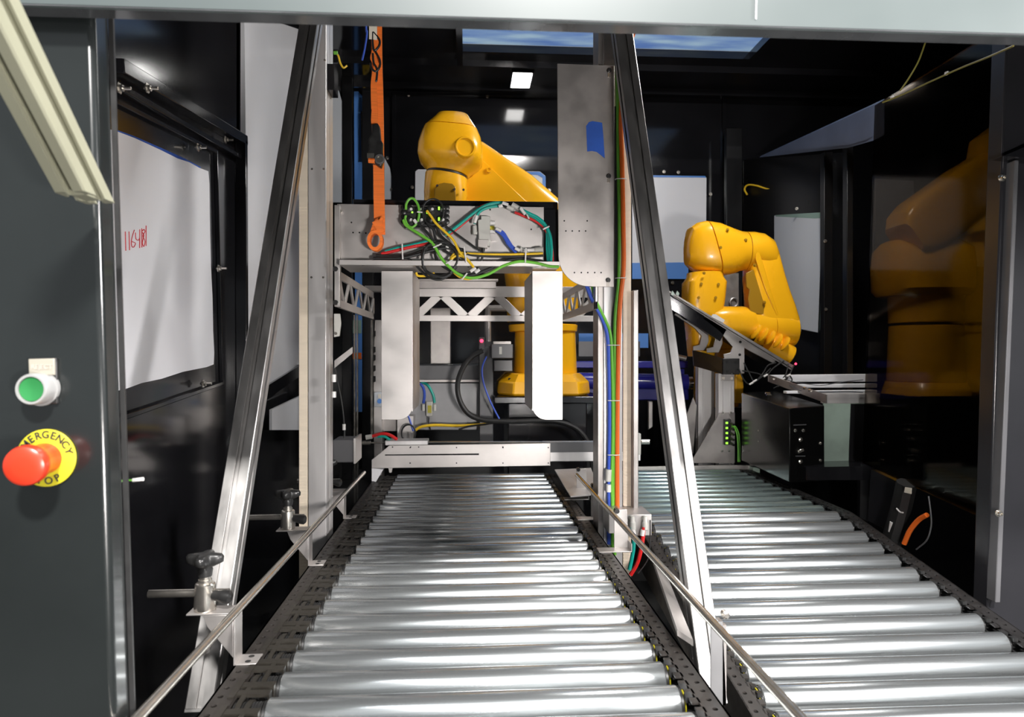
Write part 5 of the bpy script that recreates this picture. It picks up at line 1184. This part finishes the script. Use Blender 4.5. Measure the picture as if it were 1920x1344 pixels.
for x in (1130, 1250): MB().prism(poly([(x, 750), (x+12, 750), (x+12, 1000), (x, 1000)], 3.38), (0, .05, 0)).build('machine_leg', 'shell', bm_)
# frame, hoses and wires below the smoked partition
ds = thing('door_plinth', 'dark purple-grey steel plinth below the smoked partition', 'plinth', PX(1650, 1000, 1.36))
MB().prism([PX(1616, 868, 1.42), PX(1633, 880, 1.42), PX(1628, 975, 1.42), PX(1612, 968, 1.42)], (-.0, 0, 0.0)).bm.free()
MB().prism([PX(1633, 880, 1.40), PX(1690, 906, 1.40), PX(1660, 992, 1.40), PX(1627, 976, 1.40)], (.02, 0, 0)).build('plinth_sheet', 'post_grey', ds)
MB().prism([PX(1614, 869, 1.41), PX(1633, 879, 1.41), PX(1627, 978, 1.41), PX(1612, 970, 1.41)], (.02, 0, 0)).build('plinth_sheet', 'shell', ds)
cable('cable_bundle', [PX(1700, 905, 1.38), PX(1690, 950, 1.38), PX(1676, 1000, 1.37), PX(1662, 1040, 1.37)], .030, 'rubber', 'thick black cable sleeve with a white label below the smoked partition')
lb = MB().prism([PX(1697, 913, 1.345), PX(1709, 915, 1.345), PX(1708, 926, 1.345), PX(1695, 923, 1.345)], (.002, 0, 0)).build('label_flag', 'cream'); tag(lb, 'small white label tied to the black sleeve below the smoked partition', 'label')
tag(MB().tube([PX(1681, 953, 1.34), PX(1688, 960, 1.34), PX(1693, 961, 1.34)], .0025, 6).build('cable_tie', 'white_p'), 'white cable tie on the black sleeve below the smoked partition', 'cable tie')
cable('cable', [PX(1738, 965, 1.37), PX(1722, 975, 1.37), PX(1706, 995, 1.36), PX(1695, 1020, 1.35)], .0075, 'orange_cable', 'orange cable arching behind the right side rail of the sloping conveyor')
cable('wire', [PX(1741, 930, 1.36), PX(1745, 960, 1.36), PX(1746, 985, 1.36), PX(1738, 1012, 1.35), PX(1718, 1030, 1.34)], .0022, 'grey_box', 'thin grey wire bowing beside the orange cable on the right')
tag(MB().tube([PX(1672, 978, 1.35), PX(1668, 1000, 1.35)], .006, 8).build('wire_sleeve', 'white_p'), 'short white sleeve left of the black cable sleeve', 'sleeve')
# wires at the top right
pwire = cable('wire', [P(1655, 192, 1.55), P(1690, 178, 1.5), P(1740, 155, 1.4), P(1800, 128, 1.3), P(1850, 108, 1.2), P(1900, 86, 1.1)], .0018, 'olive_wire', 'yellow-green wire running along the top edge of the smoked partition')
cable('wire', [P(1735, 80, 1.5), P(1722, 115, 1.5), P(1705, 145, 1.5), P(1688, 170, 1.5)], .0018, 'olive_wire', 'yellow-green wire dropping from the header to the smoked partition')
for i, (x, y, Yq) in enumerate(((1672, 183, 1.53), (1774, 138, 1.345))):
    MB().lathe(P(x, y, Yq), (0, -1, 0), [(0, .004), (.006, .003)], 8).build('cable_clip', 'white_p', pwire)
cable('wire', [P(x, y, 4.08-(x-1395)*.0038) for x, y in [(1401, 365), (1396, 355), (1402, 347), (1418, 348), (1440, 354), (1460, 350), (1480, 350)]], .0055, 'yellow_cable', 'yellow-green wire curling on the dark wall above the compact robot')
# bottom cable tray between the conveyors
tag(MB().prism([P(1225, 1050, 1.5), P(1245, 1065, 1.5), P(1300, 1200, 1.1), P(1270, 1180, 1.1)], (0, 0, -.01)).build('side_sheet', 'steel_plate'), 'narrow steel sheet seen in the gap between the two conveyors', 'sheet')

# repeats of a kind share a group phrase
GROUPS = {'industrial_robot': 'yellow robot arms in the cell', 'roller_conveyor': 'roller conveyors side by side', 'guide_rail': 'guide bars along the central conveyor',
          'lift_post': 'aluminium posts beside the central conveyor', 'diagonal_strut': 'slotted struts bracing the posts', 'air_hose': 'air hoses', 'lead': 'leads wired to the carriage blocks',
          'sensor_lead': 'sensor leads below the tray', 'hose_connector': 'push-in hose connectors', 'pneumatic_valve': 'pneumatic valves', 'guide_rod': 'thin guide rods at the back left',
          'connector_block': 'black connector blocks with green lights', 'cable': 'cables', 'wire': 'thin loose wires', 'robot_pedestal': 'black robot pedestals', 'cable_coil': 'black cable coils', 'cable_ties': 'white cable ties'}
for o in list(bpy.data.objects):
    k = o.name.split('.')[0]
    if o.parent is None and 'category' in o.keys() and k in GROUPS: o['group'] = GROUPS[k]
